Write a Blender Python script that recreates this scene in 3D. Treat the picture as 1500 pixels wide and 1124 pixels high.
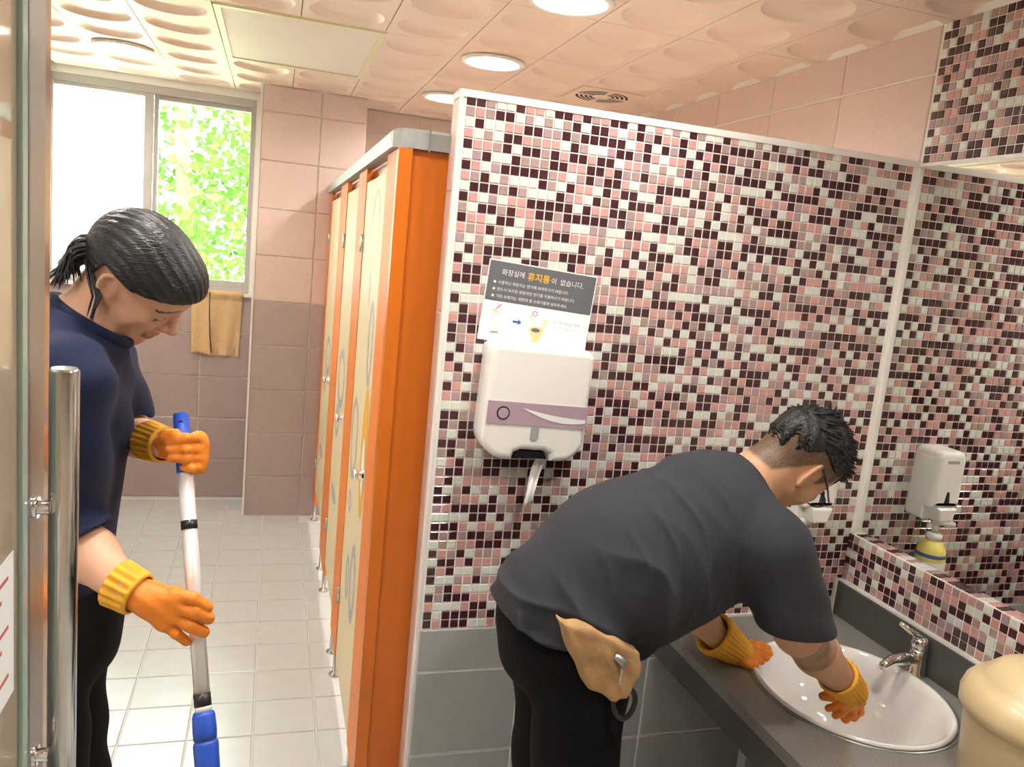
import bpy, bmesh, math, random
import numpy as np
from mathutils import Vector, Matrix
random.seed(7); rng = np.random.default_rng(7)
S = bpy.context.scene
COL = S.collection
for o in list(bpy.data.objects): bpy.data.objects.remove(o)

# ------------------------------------------------------------------ camera
CAM_H = 1.61
F_PX = 1167.0
AX_R = Vector((0.955129652, -0.279773596, 0.097232110))
AX_D = Vector((0.047407311, -0.179641976, -0.982589084))
AX_F = Vector((0.292369449, 0.943109482, -0.158318064))
cam_data = bpy.data.cameras.new('camera'); cam = bpy.data.objects.new('camera', cam_data); COL.objects.link(cam)
cam_data.sensor_fit = 'HORIZONTAL'; cam_data.sensor_width = 36.0; cam_data.lens = 36.0 * F_PX / 1500.0
cam_data.clip_start = 0.02; cam_data.clip_end = 200
rot = Matrix((AX_R, -AX_D, -AX_F)).transposed().to_4x4()
cam.matrix_world = Matrix.Translation((0, 0, CAM_H)) @ rot
S.camera = cam

def at(px, py, Y):
    """the point of the place seen at photo pixel (px, py) that lies at depth Y"""
    r = AX_R * ((px - 750) / F_PX) + AX_D * ((py - 562) / F_PX) + AX_F
    r = r * (Y / r.y)
    return Vector((r.x, r.y, r.z + CAM_H))

# ------------------------------------------------------------------ world, sun, exposure
S.view_settings.view_transform = 'Standard'; S.view_settings.look = 'None'
S.view_settings.gamma = 1.0; S.view_settings.use_curve_mapping = False
S.view_settings.exposure = 2.15
LAMP = 42.0            # emission of each downlight lens
w = bpy.data.worlds.new('sky'); S.world = w; w.use_nodes = True
bg = w.node_tree.nodes['Background']; bg.inputs[0].default_value = (0.86, 0.96, 1.0, 1); bg.inputs[1].default_value = 7.0
sd = bpy.data.lights.new('sun', 'SUN'); sd.energy = 4.0; sd.angle = 0.02; sd.color = (1, 0.95, 0.85)
sun = bpy.data.objects.new('sun', sd); COL.objects.link(sun); sun.rotation_euler = (math.radians(28), math.radians(-20), 0)

# ------------------------------------------------------------------ helpers
def mat(name, col, rough=0.5, metal=0.0, var=0.0, vscale=8.0, bump=0.0, bscale=200.0, emit=None, trans=0.0, spec=0.5, coat=0.0, stretch=(1, 1, 1), sheen=0.0):
    m = bpy.data.materials.new(name); m.use_nodes = True
    nt = m.node_tree; b = nt.nodes['Principled BSDF']
    c = tuple(col) + (1,)
    b.inputs['Base Color'].default_value = c; b.inputs['Roughness'].default_value = rough; b.inputs['Metallic'].default_value = metal
    b.inputs['Specular IOR Level'].default_value = spec; b.inputs['Transmission Weight'].default_value = trans
    b.inputs['Coat Weight'].default_value = coat; b.inputs['Sheen Weight'].default_value = sheen
    if emit: b.inputs['Emission Color'].default_value = tuple(emit[0]) + (1,); b.inputs['Emission Strength'].default_value = emit[1]
    if var or bump:
        tc = nt.nodes.new('ShaderNodeTexCoord'); mp = nt.nodes.new('ShaderNodeMapping'); mp.inputs['Scale'].default_value = stretch
        nt.links.new(tc.outputs['Object'], mp.inputs['Vector'])
    if var:
        n = nt.nodes.new('ShaderNodeTexNoise'); n.inputs['Scale'].default_value = vscale; n.inputs['Detail'].default_value = 4
        nt.links.new(mp.outputs[0], n.inputs['Vector'])
        mx = nt.nodes.new('ShaderNodeMix'); mx.data_type = 'RGBA'
        mx.inputs[6].default_value = tuple(x * (1 - var) for x in col) + (1,); mx.inputs[7].default_value = tuple(min(1, x * (1 + var)) for x in col) + (1,)
        nt.links.new(n.outputs[0], mx.inputs[0]); nt.links.new(mx.outputs[2], b.inputs['Base Color'])
    if bump:
        n2 = nt.nodes.new('ShaderNodeTexNoise'); n2.inputs['Scale'].default_value = bscale; n2.inputs['Detail'].default_value = 3
        nt.links.new(mp.outputs[0], n2.inputs['Vector'])
        bp = nt.nodes.new('ShaderNodeBump'); bp.inputs['Strength'].default_value = bump; bp.inputs['Distance'].default_value = 0.004
        nt.links.new(n2.outputs[0], bp.inputs['Height']); nt.links.new(bp.outputs[0], b.inputs['Normal'])
    return m

M = {}
M['grout'] = mat('grout_white', (0.88, 0.87, 0.83), 0.8)
M['grout_floor'] = mat('grout_floor', (0.62, 0.62, 0.60), 0.85)
M['pink'] = mat('tile_pink', (0.71, 0.56, 0.51), 0.35, var=0.06, vscale=30, bump=0.12, bscale=90)
M['mauve'] = mat('tile_mauve', (0.44, 0.35, 0.335), 0.4, var=0.08, vscale=25, bump=0.1, bscale=90)
M['greytile'] = mat('tile_grey', (0.36, 0.365, 0.36), 0.4, var=0.1, vscale=40, bump=0.1, bscale=120)
M['floortile'] = mat('tile_floor', (0.55, 0.565, 0.57), 0.22, var=0.08, vscale=14, bump=0.12, bscale=60)
M['ceil'] = mat('ceiling_panel', (0.86, 0.69, 0.57), 0.45, var=0.03, vscale=3)
M['hatch'] = mat('hatch_board', (0.76, 0.68, 0.60), 0.6, var=0.03)
M['hatchframe'] = mat('hatch_frame', (0.78, 0.72, 0.46), 0.35)
M['dark_gap'] = mat('dark_gap', (0.03, 0.028, 0.026), 0.9)
MOS = [('maroon', (0.062, 0.018, 0.022)), ('white', (0.70, 0.73, 0.68)), ('rose', (0.60, 0.33, 0.31)), ('lilac', (0.42, 0.29, 0.30)), ('taupe', (0.40, 0.29, 0.26))]
MOSM = [mat('mosaic_' + n, c, 0.14, var=0.1, vscale=60, coat=0.3) for n, c in MOS]
MOSW = [0.385, 0.235, 0.20, 0.10, 0.08]
M['trim'] = mat('trim_white', (0.82, 0.81, 0.77), 0.4)
M['alu'] = mat('aluminium_grey', (0.36, 0.37, 0.36), 0.42, 0.35)
M['steel'] = mat('steel_polished', (0.62, 0.61, 0.58), 0.16, 1.0)
M['steel_d'] = mat('steel_brushed', (0.38, 0.41, 0.41), 0.34, 0.8)
M['chrome'] = mat('chrome', (0.80, 0.80, 0.80), 0.06, 1.0)
M['orange'] = mat('laminate_orange', (0.58, 0.145, 0.006), 0.35, var=0.03)
M['orange2'] = mat('laminate_orange_light', (0.76, 0.23, 0.05), 0.5, spec=0.2)
M['cream'] = mat('laminate_cream', (0.74, 0.62, 0.40), 0.5, spec=0.2)
M['decal_grey'] = mat('print_grey', (0.42, 0.41, 0.42), 0.5, spec=0.2)
M['decal_or'] = mat('print_ochre', (0.78, 0.42, 0.06), 0.5, spec=0.2)
M['decal_pale'] = mat('print_pale', (0.82, 0.80, 0.72), 0.5, spec=0.2)
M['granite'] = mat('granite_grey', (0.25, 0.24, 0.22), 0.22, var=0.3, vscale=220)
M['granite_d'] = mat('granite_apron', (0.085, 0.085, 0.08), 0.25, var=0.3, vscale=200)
M['ceramic'] = mat('ceramic_white', (0.88, 0.88, 0.86), 0.08, coat=0.5)
M['whiteplastic'] = mat('plastic_white', (0.84, 0.84, 0.81), 0.3)
M['greyplastic'] = mat('plastic_grey', (0.36, 0.37, 0.37), 0.35)
M['mauveband'] = mat('band_mauve', (0.43, 0.32, 0.39), 0.35)
M['creamplastic'] = mat('plastic_cream', (0.72, 0.57, 0.33), 0.3)
M['black'] = mat('black_plastic', (0.015, 0.015, 0.016), 0.35)
M['blue'] = mat('plastic_blue', (0.02, 0.09, 0.55), 0.35)
M['polealu'] = mat('pole_aluminium', (0.86, 0.83, 0.82), 0.3, 0.35)
M['paper'] = mat('paper_white', (0.88, 0.90, 0.91), 0.7)
M['postergrey'] = mat('print_dark_grey', (0.125, 0.13, 0.145), 0.6)
M['ink_white'] = mat('ink_white', (0.85, 0.85, 0.85), 0.6)
M['ink_orange'] = mat('ink_orange', (0.85, 0.47, 0.02), 0.6)
M['ink_blue'] = mat('ink_blue', (0.05, 0.12, 0.28), 0.6)
M['ink_lblue'] = mat('ink_light_blue', (0.30, 0.46, 0.62), 0.6)
M['ink_red'] = mat('ink_red', (0.55, 0.13, 0.10), 0.6)
M['ink_peach'] = mat('ink_peach', (0.86, 0.66, 0.50), 0.6)
M['ink_tan'] = mat('ink_tan', (0.82, 0.55, 0.25), 0.6)
M['tissue'] = mat('tissue_paper', (0.86, 0.86, 0.84), 0.9, bump=0.2, bscale=80)
M['towel'] = mat('towel_tan', (0.72, 0.50, 0.26), 0.95, var=0.12, vscale=40, bump=0.6, bscale=260, sheen=0.3)
M['skin1'] = mat('skin_warm', (0.66, 0.38, 0.25), 0.5, var=0.06, vscale=20)
M['skin2'] = mat('skin_tan', (0.56, 0.31, 0.18), 0.5, var=0.08, vscale=20)
M['lip'] = mat('lip', (0.50, 0.235, 0.165), 0.45)
M['hairdark'] = mat('hair_black', (0.012, 0.014, 0.016), 0.34, bump=0.6, bscale=60, stretch=(1, 6, 6))
M['hair2'] = mat('hair_jet', (0.008, 0.008, 0.009), 0.45, bump=0.7, bscale=160)
M['stubble'] = mat('shaved_hair', (0.135, 0.085, 0.06), 0.7, var=0.35, vscale=90)
M['tattoo'] = mat('tattooed_skin', (0.33, 0.20, 0.13), 0.55, var=0.45, vscale=45)
M['navy'] = mat('cotton_navy', (0.011, 0.018, 0.054), 0.85, var=0.12, vscale=30, bump=0.25, bscale=500, sheen=0.03, spec=0.25)
M['slate'] = mat('cotton_slate', (0.034, 0.037, 0.045), 0.85, var=0.1, vscale=30, bump=0.25, bscale=500, sheen=0.03, spec=0.25)
M['trouser'] = mat('cotton_black', (0.0035, 0.0035, 0.004), 0.9, spec=0.2)
M['glove'] = mat('rubber_orange', (0.80, 0.24, 0.018), 0.5, var=0.1, vscale=30, bump=0.25, bscale=120)
M['cuff'] = mat('knit_ochre', (0.80, 0.42, 0.035), 0.8, var=0.12, vscale=60, bump=0.3, bscale=200)
M['pouch'] = mat('canvas_tan', (0.43, 0.26, 0.115), 0.85, var=0.22, vscale=22, bump=0.4, bscale=150)
M['soap'] = mat('soap_yellow', (0.86, 0.76, 0.20), 0.25)
M['leaf'] = mat('leaf_green', (0.050, 0.130, 0.008), 0.6, var=0.5, vscale=1.6, spec=0.2)
M['bark'] = mat('bark', (0.12, 0.08, 0.05), 0.9, var=0.3)
M['ground'] = mat('dry_ground', (0.46, 0.42, 0.26), 0.9, var=0.2, vscale=2)
M['winframe'] = mat('window_frame_grey', (0.50, 0.475, 0.46), 0.4)
M['wallpaint'] = mat('wall_paint', (0.72, 0.60, 0.50), 0.7)
M['lamp'] = mat('lamp_lens', (1, 1, 1), 0.5, emit=((1.0, 0.935, 0.86), LAMP))
M['lens'] = mat('spectacle_glass', (0.95, 0.97, 1.0), 0.03, trans=0.95)

def thin_glass(name, tint, gloss=0.12, rough=0.02):
    m = bpy.data.materials.new(name); m.use_nodes = True; nt = m.node_tree; nt.nodes.clear()
    out = nt.nodes.new('ShaderNodeOutputMaterial'); t = nt.nodes.new('ShaderNodeBsdfTransparent'); t.inputs[0].default_value = tint + (1,)
    g = nt.nodes.new('ShaderNodeBsdfGlossy'); g.inputs['Roughness'].default_value = rough
    fr = nt.nodes.new('ShaderNodeFresnel'); fr.inputs[0].default_value = 1.5
    mx = nt.nodes.new('ShaderNodeMixShader'); nt.links.new(fr.outputs[0], mx.inputs[0]); nt.links.new(t.outputs[0], mx.inputs[1]); nt.links.new(g.outputs[0], mx.inputs[2])
    nt.links.new(mx.outputs[0], out.inputs[0]); return m
M['glass'] = thin_glass('window_glass', (0.96, 0.99, 0.97))
def frosted(name):
    m = bpy.data.materials.new(name); m.use_nodes = True; nt = m.node_tree; nt.nodes.clear()
    out = nt.nodes.new('ShaderNodeOutputMaterial'); t = nt.nodes.new('ShaderNodeBsdfTranslucent'); t.inputs[0].default_value = (0.86, 0.97, 0.95, 1)
    g = nt.nodes.new('ShaderNodeBsdfDiffuse'); g.inputs[0].default_value = (0.85, 0.93, 0.92, 1)
    mx = nt.nodes.new('ShaderNodeMixShader'); mx.inputs[0].default_value = 0.25; nt.links.new(t.outputs[0], mx.inputs[1]); nt.links.new(g.outputs[0], mx.inputs[2])
    nt.links.new(mx.outputs[0], out.inputs[0]); return m
M['frost'] = frosted('frosted_glass')
M['mirror'] = mat('mirror_silver', (0.93, 0.94, 0.92), 0.0, 1.0)
M['doorglass'] = mat('door_tan_glass', (0.62, 0.50, 0.36), 0.07, trans=0.25, coat=0.6)  # even tan base colour, partly see-through, with a glossy coat

def link(name, me, m=None, parent=None):
    o = bpy.data.objects.new(name, me); COL.objects.link(o)
    if m is not None:
        ms = m if isinstance(m, (list, tuple)) else [m]
        if len(me.materials) == 0:
            for x in ms: me.materials.append(x)
    if parent is not None: o.parent = parent
    return o
def empty(name, loc=(0, 0, 0)):
    o = bpy.data.objects.new(name, None); COL.objects.link(o); o.location = loc; o.empty_display_size = 0.05
    return o
def tag(o, label=None, cat=None, group=None, kind=None):
    if label: o['label'] = label
    if cat: o['category'] = cat
    if group: o['group'] = group
    if kind: o['kind'] = kind
    return o
def loc_parent(o, p):          # keep world coordinates under a moved empty
    o.parent = p; o.matrix_parent_inverse = Matrix.Translation(-Vector(p.location))
    return o
def bm_mesh(bm, name='m', smooth=False):
    me = bpy.data.meshes.new(name); bm.normal_update(); bm.to_mesh(me); bm.free()
    if smooth:
        for p in me.polygons: p.use_smooth = True
    return me
def add_box(bm, a, b):
    x0, y0, z0 = a; x1, y1, z1 = b
    v = [bm.verts.new(c) for c in ((x0, y0, z0), (x1, y0, z0), (x1, y1, z0), (x0, y1, z0), (x0, y0, z1), (x1, y0, z1), (x1, y1, z1), (x0, y1, z1))]
    for f in ((0, 3, 2, 1), (4, 5, 6, 7), (0, 1, 5, 4), (1, 2, 6, 5), (2, 3, 7, 6), (3, 0, 4, 7)): bm.faces.new([v[i] for i in f])
    return v
def box_me(a, b, bev=0.0, seg=2):
    bm = bmesh.new(); add_box(bm, a, b)
    if bev: bmesh.ops.bevel(bm, geom=bm.edges[:], offset=bev, segments=seg, affect='EDGES', profile=0.6)
    return bm_mesh(bm, smooth=False)
def box(name, a, b, m, parent=None, bev=0.0):
    return link(name, box_me(a, b, bev), m, parent)
def tube_into(bm, pts, rad, seg=12, cap=True):
    pts = [Vector(p) for p in pts]; n = len(pts)
    rads = rad if isinstance(rad, (list, tuple)) else [rad] * n
    rings = []; prev = None
    for i, p in enumerate(pts):
        t = (pts[min(i + 1, n - 1)] - pts[max(i - 1, 0)]).normalized()
        if prev is None:
            u = t.orthogonal().normalized()
        else:
            u = (prev - t * prev.dot(t)).normalized()
        prev = u; v = t.cross(u)
        rings.append([bm.verts.new(p + (u * math.cos(2 * math.pi * k / seg) + v * math.sin(2 * math.pi * k / seg)) * rads[i]) for k in range(seg)])
    for a, b in zip(rings, rings[1:]):
        for k in range(seg):
            f = bm.faces.new((a[k], a[(k + 1) % seg], b[(k + 1) % seg], b[k])); f.smooth = True
    if cap:
        bm.faces.new(rings[0][::-1]); bm.faces.new(rings[-1])
    return rings
def tube(name, pts, rad, m, parent=None, seg=12):
    bm = bmesh.new(); tube_into(bm, pts, rad, seg); return link(name, bm_mesh(bm), m, parent)
def lathe_me(profile, seg=32, sx=1.0, sy=1.0, cx=0, cy=0):
    bm = bmesh.new(); rings = []
    for r, z in profile:
        if r < 1e-6: rings.append([bm.verts.new((cx, cy, z))])
        else: rings.append([bm.verts.new((cx + r * sx * math.cos(2 * math.pi * k / seg), cy + r * sy * math.sin(2 * math.pi * k / seg), z)) for k in range(seg)])
    for a, b in zip(rings, rings[1:]):
        for k in range(seg):
            k2 = (k + 1) % seg
            if len(a) == 1 and len(b) == 1: continue
            if len(a) == 1: f = bm.faces.new((a[0], b[k], b[k2]))
            elif len(b) == 1: f = bm.faces.new((a[k], a[k2], b[0]))
            else: f = bm.faces.new((a[k], a[k2], b[k2], b[k]))
            f.smooth = True
    bmesh.ops.recalc_face_normals(bm, faces=bm.faces[:])
    return bm_mesh(bm)
def extrude_outline(pts, d0, d1, axis='y', bev=0.0, seg=3):
    """closed outline in (x,z) or (y,z) or (x,y), extruded between d0 (front) and d1"""
    bm = bmesh.new()
    def P(a, b, d): return {'y': (a, d, b), 'x': (d, a, b), 'z': (a, b, d)}[axis]
    A = [bm.verts.new(P(a, b, d0)) for a, b in pts]; B = [bm.verts.new(P(a, b, d1)) for a, b in pts]
    n = len(pts); fA = bm.faces.new(A); bm.faces.new(B[::-1])
    for k in range(n): bm.faces.new((A[k], B[k], B[(k + 1) % n], A[(k + 1) % n]))
    bmesh.ops.recalc_face_normals(bm, faces=bm.faces[:])
    if bev: bmesh.ops.bevel(bm, geom=list(fA.edges), offset=bev, segments=seg, affect='EDGES', profile=0.5)
    return bm_mesh(bm)
def rrect(x0, z0, x1, z1, r, seg=6):
    rs = r if isinstance(r, (list, tuple)) else [r] * 4      # bl, br, tr, tl
    out = []
    for (cx, cz, a0, rr) in ((x0 + rs[0], z0 + rs[0], 180, rs[0]), (x1 - rs[1], z0 + rs[1], 270, rs[1]), (x1 - rs[2], z1 - rs[2], 0, rs[2]), (x0 + rs[3], z1 - rs[3], 90, rs[3])):
        for k in range(seg + 1):
            a = math.radians(a0 + 90 * k / seg); out.append((cx + rr * math.cos(a), cz + rr * math.sin(a)))
    return out

# ------------------------------------------------------------------ implicit-surface mesher (for people, gloves, cloth)
def smin(a, b, k):
    h = np.clip(0.5 + 0.5 * (b - a) / k, 0, 1); return b * (1 - h) + a * h - k * h * (1 - h)
def smax(a, b, k): return -smin(-a, -b, k)
def rc(P, a, b, ra, rb):
    a = np.array(a, np.float32); b = np.array(b, np.float32); ab = b - a; L = float(ab @ ab) + 1e-12
    t = np.clip(((P[0] - a[0]) * ab[0] + (P[1] - a[1]) * ab[1] + (P[2] - a[2]) * ab[2]) / L, 0, 1)
    d = np.sqrt((P[0] - a[0] - t * ab[0]) ** 2 + (P[1] - a[1] - t * ab[1]) ** 2 + (P[2] - a[2] - t * ab[2]) ** 2)
    return d - (ra + (rb - ra) * t)
def el(P, c, r):
    x = (P[0] - c[0]) / r[0]; y = (P[1] - c[1]) / r[1]; z = (P[2] - c[2]) / r[2]
    k0 = np.sqrt(x * x + y * y + z * z); k1 = np.sqrt((x / r[0]) ** 2 + (y / r[1]) ** 2 + (z / r[2]) ** 2) + 1e-9
    return k0 * (k0 - 1) / k1
def plane(P, p0, n):
    n = np.array(n, np.float32); n = n / np.linalg.norm(n)
    return (P[0] - p0[0]) * n[0] + (P[1] - p0[1]) * n[1] + (P[2] - p0[2]) * n[2]
def chain(P, pts, rads, k=0.02):
    d = None
    for i in range(len(pts) - 1):
        e = rc(P, pts[i], pts[i + 1], rads[i], rads[i + 1]); d = e if d is None else smin(d, e, k)
    return d
def mesh_sdf(name, fn, lo, hi, h, B=20, margin=0.03):
    lo = np.array(lo, float); hi = np.array(hi, float)
    n = np.ceil((hi - lo) / h).astype(int) + 1
    V = np.full(n, 1.0, np.float32)
    ax = [(lo[i] + h * np.arange(n[i])).astype(np.float32) for i in range(3)]
    nb = [range(0, n[i], B) for i in range(3)]
    cs = np.array([(ax[0][min(i + B // 2, n[0] - 1)], ax[1][min(j + B // 2, n[1] - 1)], ax[2][min(k + B // 2, n[2] - 1)]) for i in nb[0] for j in nb[1] for k in nb[2]], np.float32)
    dc = fn((cs[:, 0], cs[:, 1], cs[:, 2])); q = 0; R = h * B * 0.87 + margin
    for i in nb[0]:
        for j in nb[1]:
            for k in nb[2]:
                d = dc[q]; q += 1
                sl = (slice(i, min(i + B, n[0])), slice(j, min(j + B, n[1])), slice(k, min(k + B, n[2])))
                if abs(d) > R: V[sl] = d; continue
                X, Y, Z = np.meshgrid(ax[0][sl[0]], ax[1][sl[1]], ax[2][sl[2]], indexing='ij')
                V[sl] = fn((X, Y, Z))
    V[0] = V[-1] = 1; V[:, 0] = V[:, -1] = 1; V[:, :, 0] = V[:, :, -1] = 1
    ins = V < 0
    c = np.zeros(n - 1, np.int8)
    for dx in (0, 1):
        for dy in (0, 1):
            for dz in (0, 1): c += ins[dx:n[0] - 1 + dx, dy:n[1] - 1 + dy, dz:n[2] - 1 + dz]
    act = (c > 0) & (c < 8); idx = np.argwhere(act); vid = np.full(n - 1, -1, np.int64); vid[act] = np.arange(len(idx))
    acc = np.zeros((len(idx), 3)); cnt = np.zeros(len(idx))
    corners = [(0, 0, 0), (1, 0, 0), (0, 1, 0), (1, 1, 0), (0, 0, 1), (1, 0, 1), (0, 1, 1), (1, 1, 1)]
    vals = [V[idx[:, 0] + a, idx[:, 1] + b, idx[:, 2] + cc] for a, b, cc in corners]
    for p in range(8):
        for q2 in range(p + 1, 8):
            if sum(abs(corners[p][t] - corners[q2][t]) for t in range(3)) != 1: continue
            a, b = vals[p], vals[q2]; m = (a < 0) != (b < 0); t = np.where(m, a / np.where(m, a - b, 1), 0)
            for ax_ in range(3): acc[:, ax_] += np.where(m, corners[p][ax_] + t * (corners[q2][ax_] - corners[p][ax_]), 0)
            cnt += m
    verts = lo + h * (idx + acc / cnt[:, None])
    quads = []
    for a in range(3):
        b, cc = (a + 1) % 3, (a + 2) % 3
        s0 = [slice(None)] * 3; s1 = [slice(None)] * 3; s0[a] = slice(0, -1); s1[a] = slice(1, None)
        i0, i1 = ins[tuple(s0)], ins[tuple(s1)]; E_ = np.argwhere(i0 != i1)
        flip = i1[E_[:, 0], E_[:, 1], E_[:, 2]]
        ok = (E_[:, b] > 0) & (E_[:, cc] > 0) & (E_[:, b] < n[b] - 1) & (E_[:, cc] < n[cc] - 1); E_ = E_[ok]; flip = flip[ok]
        def cid(db, dc_):
            e = E_.copy(); e[:, b] -= db; e[:, cc] -= dc_; return vid[e[:, 0], e[:, 1], e[:, 2]]
        q4 = np.stack([cid(0, 0), cid(1, 0), cid(1, 1), cid(0, 1)], 1)
        q4[flip] = q4[flip][:, ::-1]; quads.append(q4)
    Q = np.concatenate(quads)
    me = bpy.data.meshes.new(name); me.vertices.add(len(verts)); me.vertices.foreach_set('co', verts.astype(np.float32).ravel())
    me.loops.add(len(Q) * 4); me.polygons.add(len(Q)); me.loops.foreach_set('vertex_index', Q.ravel().astype(np.int32))
    me.polygons.foreach_set('loop_start', (np.arange(len(Q)) * 4).astype(np.int32)); me.polygons.foreach_set('loop_total', np.full(len(Q), 4, np.int32))
    me.polygons.foreach_set('use_smooth', np.ones(len(Q), bool)); me.update(calc_edges=True); me.validate()
    return me
def face_centres(me):
    v = np.empty(len(me.vertices) * 3, np.float32); me.vertices.foreach_get('co', v); v = v.reshape(-1, 3)
    q = np.empty(len(me.loops), np.int32); me.loops.foreach_get('vertex_index', q); return v[q.reshape(-1, 4)].mean(1)

# ================================================================== THE SETTING
XW, YP, ZC = 1.774, 1.96, 2.37          # right wall, partition face, ceiling height
XL, YB, YPIL, Y0 = -1.18, 4.92, 4.58, -0.9

TILE_CACHE = {}
def tile_mesh(u, v, t, m, bev=0.0022):
    """a chamfered slab, u by v, face up (+z local), base at z=0"""
    k = (round(u, 4), round(v, 4), t, m.name)
    if k not in TILE_CACHE:
        bm = bmesh.new()
        L = [(-u / 2, -v / 2, 0), (u / 2, -v / 2, 0), (u / 2, v / 2, 0), (-u / 2, v / 2, 0)]
        A = [bm.verts.new(p) for p in L]; Bv = [bm.verts.new((p[0], p[1], t - bev)) for p in L]
        C = [bm.verts.new((p[0] - math.copysign(bev, p[0]), p[1] - math.copysign(bev, p[1]), t)) for p in L]
        for k2 in range(4):
            j = (k2 + 1) % 4; bm.faces.new((A[k2], A[j], Bv[j], Bv[k2])); bm.faces.new((Bv[k2], Bv[j], C[j], C[k2]))
        bm.faces.new(C); me = bm_mesh(bm); me.materials.append(m); TILE_CACHE[k] = me
    return TILE_CACHE[k]
ROT = {'-y': Matrix(((1, 0, 0), (0, 0, -1), (0, 1, 0))), '-x': Matrix(((0, 0, -1), (-1, 0, 0), (0, 1, 0))), '+x': Matrix(((0, 0, 1), (1, 0, 0), (0, 1, 0))), '+z': Matrix.Identity(3), '-z': Matrix(((1, 0, 0), (0, -1, 0), (0, 0, -1))), '+y': Matrix(((-1, 0, 0), (0, 0, 1), (0, 1, 0)))}
def tiles(parent, face, d, us, vs, gap, t, mfun, name='tile'):
    """lay tiles on a plane: us, vs are the joint positions; face gives which way they look"""
    for i in range(len(us) - 1):
        for j in range(len(vs) - 1):
            u0, u1, v0, v1 = us[i], us[i + 1], vs[j], vs[j + 1]
            m = mfun((u0 + u1) / 2, (v0 + v1) / 2)
            if m is None or u1 - u0 < gap * 2 or v1 - v0 < gap * 2: continue
            me = tile_mesh(u1 - u0 - gap, v1 - v0 - gap, t, m)
            o = link(name, me, None, parent)
            cu, cv = (u0 + u1) / 2, (v0 + v1) / 2
            if face in ('-y', '+y'): loc = (cu, d, cv)
            elif face in ('-x', '+x'): loc = (d, cu, cv)
            else: loc = (cu, cv, d)
            o.matrix_world = Matrix.Translation(loc) @ ROT[face].to_4x4()
def frange(a, b, s, first=None):
    out = [a]; x = first if first is not None else a + s
    while x < b - 1e-6: out.append(x); x += s
    out.append(b); return out
wall_tone = lambda u, z: M['pink'] if z > 1.231 else M['mauve']
ZROWS = [0.0, 0.238, 0.487, 0.737, 0.985, 1.231, 1.48, 1.73, 1.98, 2.235, ZC]

# floor
floor = tag(box('floor', (XL - 0.1, Y0, -0.08), (XW + 0.1, YB + 0.1, 0.0), M['grout_floor']), 'grey square tiled floor of the washroom', 'floor', kind='structure')
tiles(floor, '+z', 0.0, [-1.18 + 0.006 - 0.0 + 0.0] + [0.006 + 0.2 * k for k in range(-5, 2)], [round(0.657 + 0.2 * k, 3) for k in range(6, 22)], 0.005, 0.004, lambda u, v: M['floortile'])
tiles(floor, '+z', 0.0, [0.206, 0.406], [round(0.657 + 0.2 * k, 3) for k in range(6, 20)], 0.005, 0.004, lambda u, v: M['floortile'])
tiles(floor, '+z', 0.0, [0.406 + 0.2 * k for k in range(8)], [round(0.657 + 0.2 * k, 3) for k in range(3, 7)], 0.005, 0.004, lambda u, v: M['floortile'])
# left wall
wl = tag(box('wall_left', (XL - 0.12, Y0, 0), (XL - 0.008, YB + 0.2, ZC + 0.05), M['grout']), 'pink and mauve tiled left wall', 'wall', kind='structure')
tiles(wl, '+x', XL - 0.008, frange(2.92, YB, 0.4), ZROWS, 0.006, 0.008, wall_tone)
# window wall with its opening
WX0, WX1, WZ0, WZ1 = -1.17, -0.135, 1.235, 2.33
wb = bmesh.new()
for a, b in (((XL - 0.1, YB + 0.008, 0), (0.0, YB + 0.2, WZ0)), ((XL - 0.1, YB + 0.008, WZ1), (0.0, YB + 0.2, ZC + 0.05)), ((WX1, YB + 0.008, WZ0), (0.0, YB + 0.2, WZ1)), ((XL - 0.1, YB + 0.008, WZ0), (WX0, YB + 0.2, WZ1))): add_box(wb, a, b)
wback = tag(link('wall_back', bm_mesh(wb), M['grout']), 'tiled back wall under the window', 'wall', kind='structure')
tiles(wback, '-y', YB + 0.008, [-1.18, -0.79, -0.388, -0.112], ZROWS[:6], 0.006, 0.008, lambda u, v: M['mauve'])
# pillar wall beside the window
wp = tag(box('wall_pillar', (-0.096, YPIL + 0.008, 0), (0.448, YB + 0.2, ZC + 0.05), M['grout']), 'pink over mauve tiled pillar wall right of the window', 'wall', kind='structure')
tiles(wp, '-y', YPIL + 0.008, [-0.1, 0.206, 0.448], ZROWS, 0.006, 0.008, wall_tone)
tiles(wp, '-x', -0.096, [YPIL, YB], ZROWS, 0.006, 0.008, wall_tone)
wf = tag(box('wall_far', (0.448, YB + 0.008, 0), (XW + 0.1, YB + 0.2, ZC + 0.05), M['grout']), 'pink tiled wall at the far end of the cubicles', 'wall', kind='structure')
tiles(wf, '-y', YB + 0.008, [0.448, 0.79, 1.19, 1.59, XW], ZROWS[6:], 0.006, 0.008, wall_tone)
tag(box('trim_1', (-0.109, YPIL - 0.003, 0), (-0.098, YPIL + 0.01, ZC), M['trim']), 'thin pale corner bead on the pillar edge', 'trim', kind='structure')
# right wall: pink tiles behind the partition, mosaic in front of it
wr = tag(box('wall_right', (XW + 0.0025, Y0, 0), (XW + 0.15, YB + 0.2, ZC + 0.05), M['grout']), 'right wall, pink tiled behind the partition and mosaic above the mirror', 'wall', kind='structure')
tiles(wr, '-x', XW + 0.0025, frange(YP, YB, 0.4, 2.36), [1.73, 1.98, 2.235, ZC], 0.006, 0.004, lambda u, v: M['pink'])
we = tag(box('wall_entrance', (XL - 0.1, Y0 - 0.12, 0), (XW + 0.15, Y0, ZC + 0.05), M['wallpaint']), 'painted wall behind the camera', 'wall', kind='structure')

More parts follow.
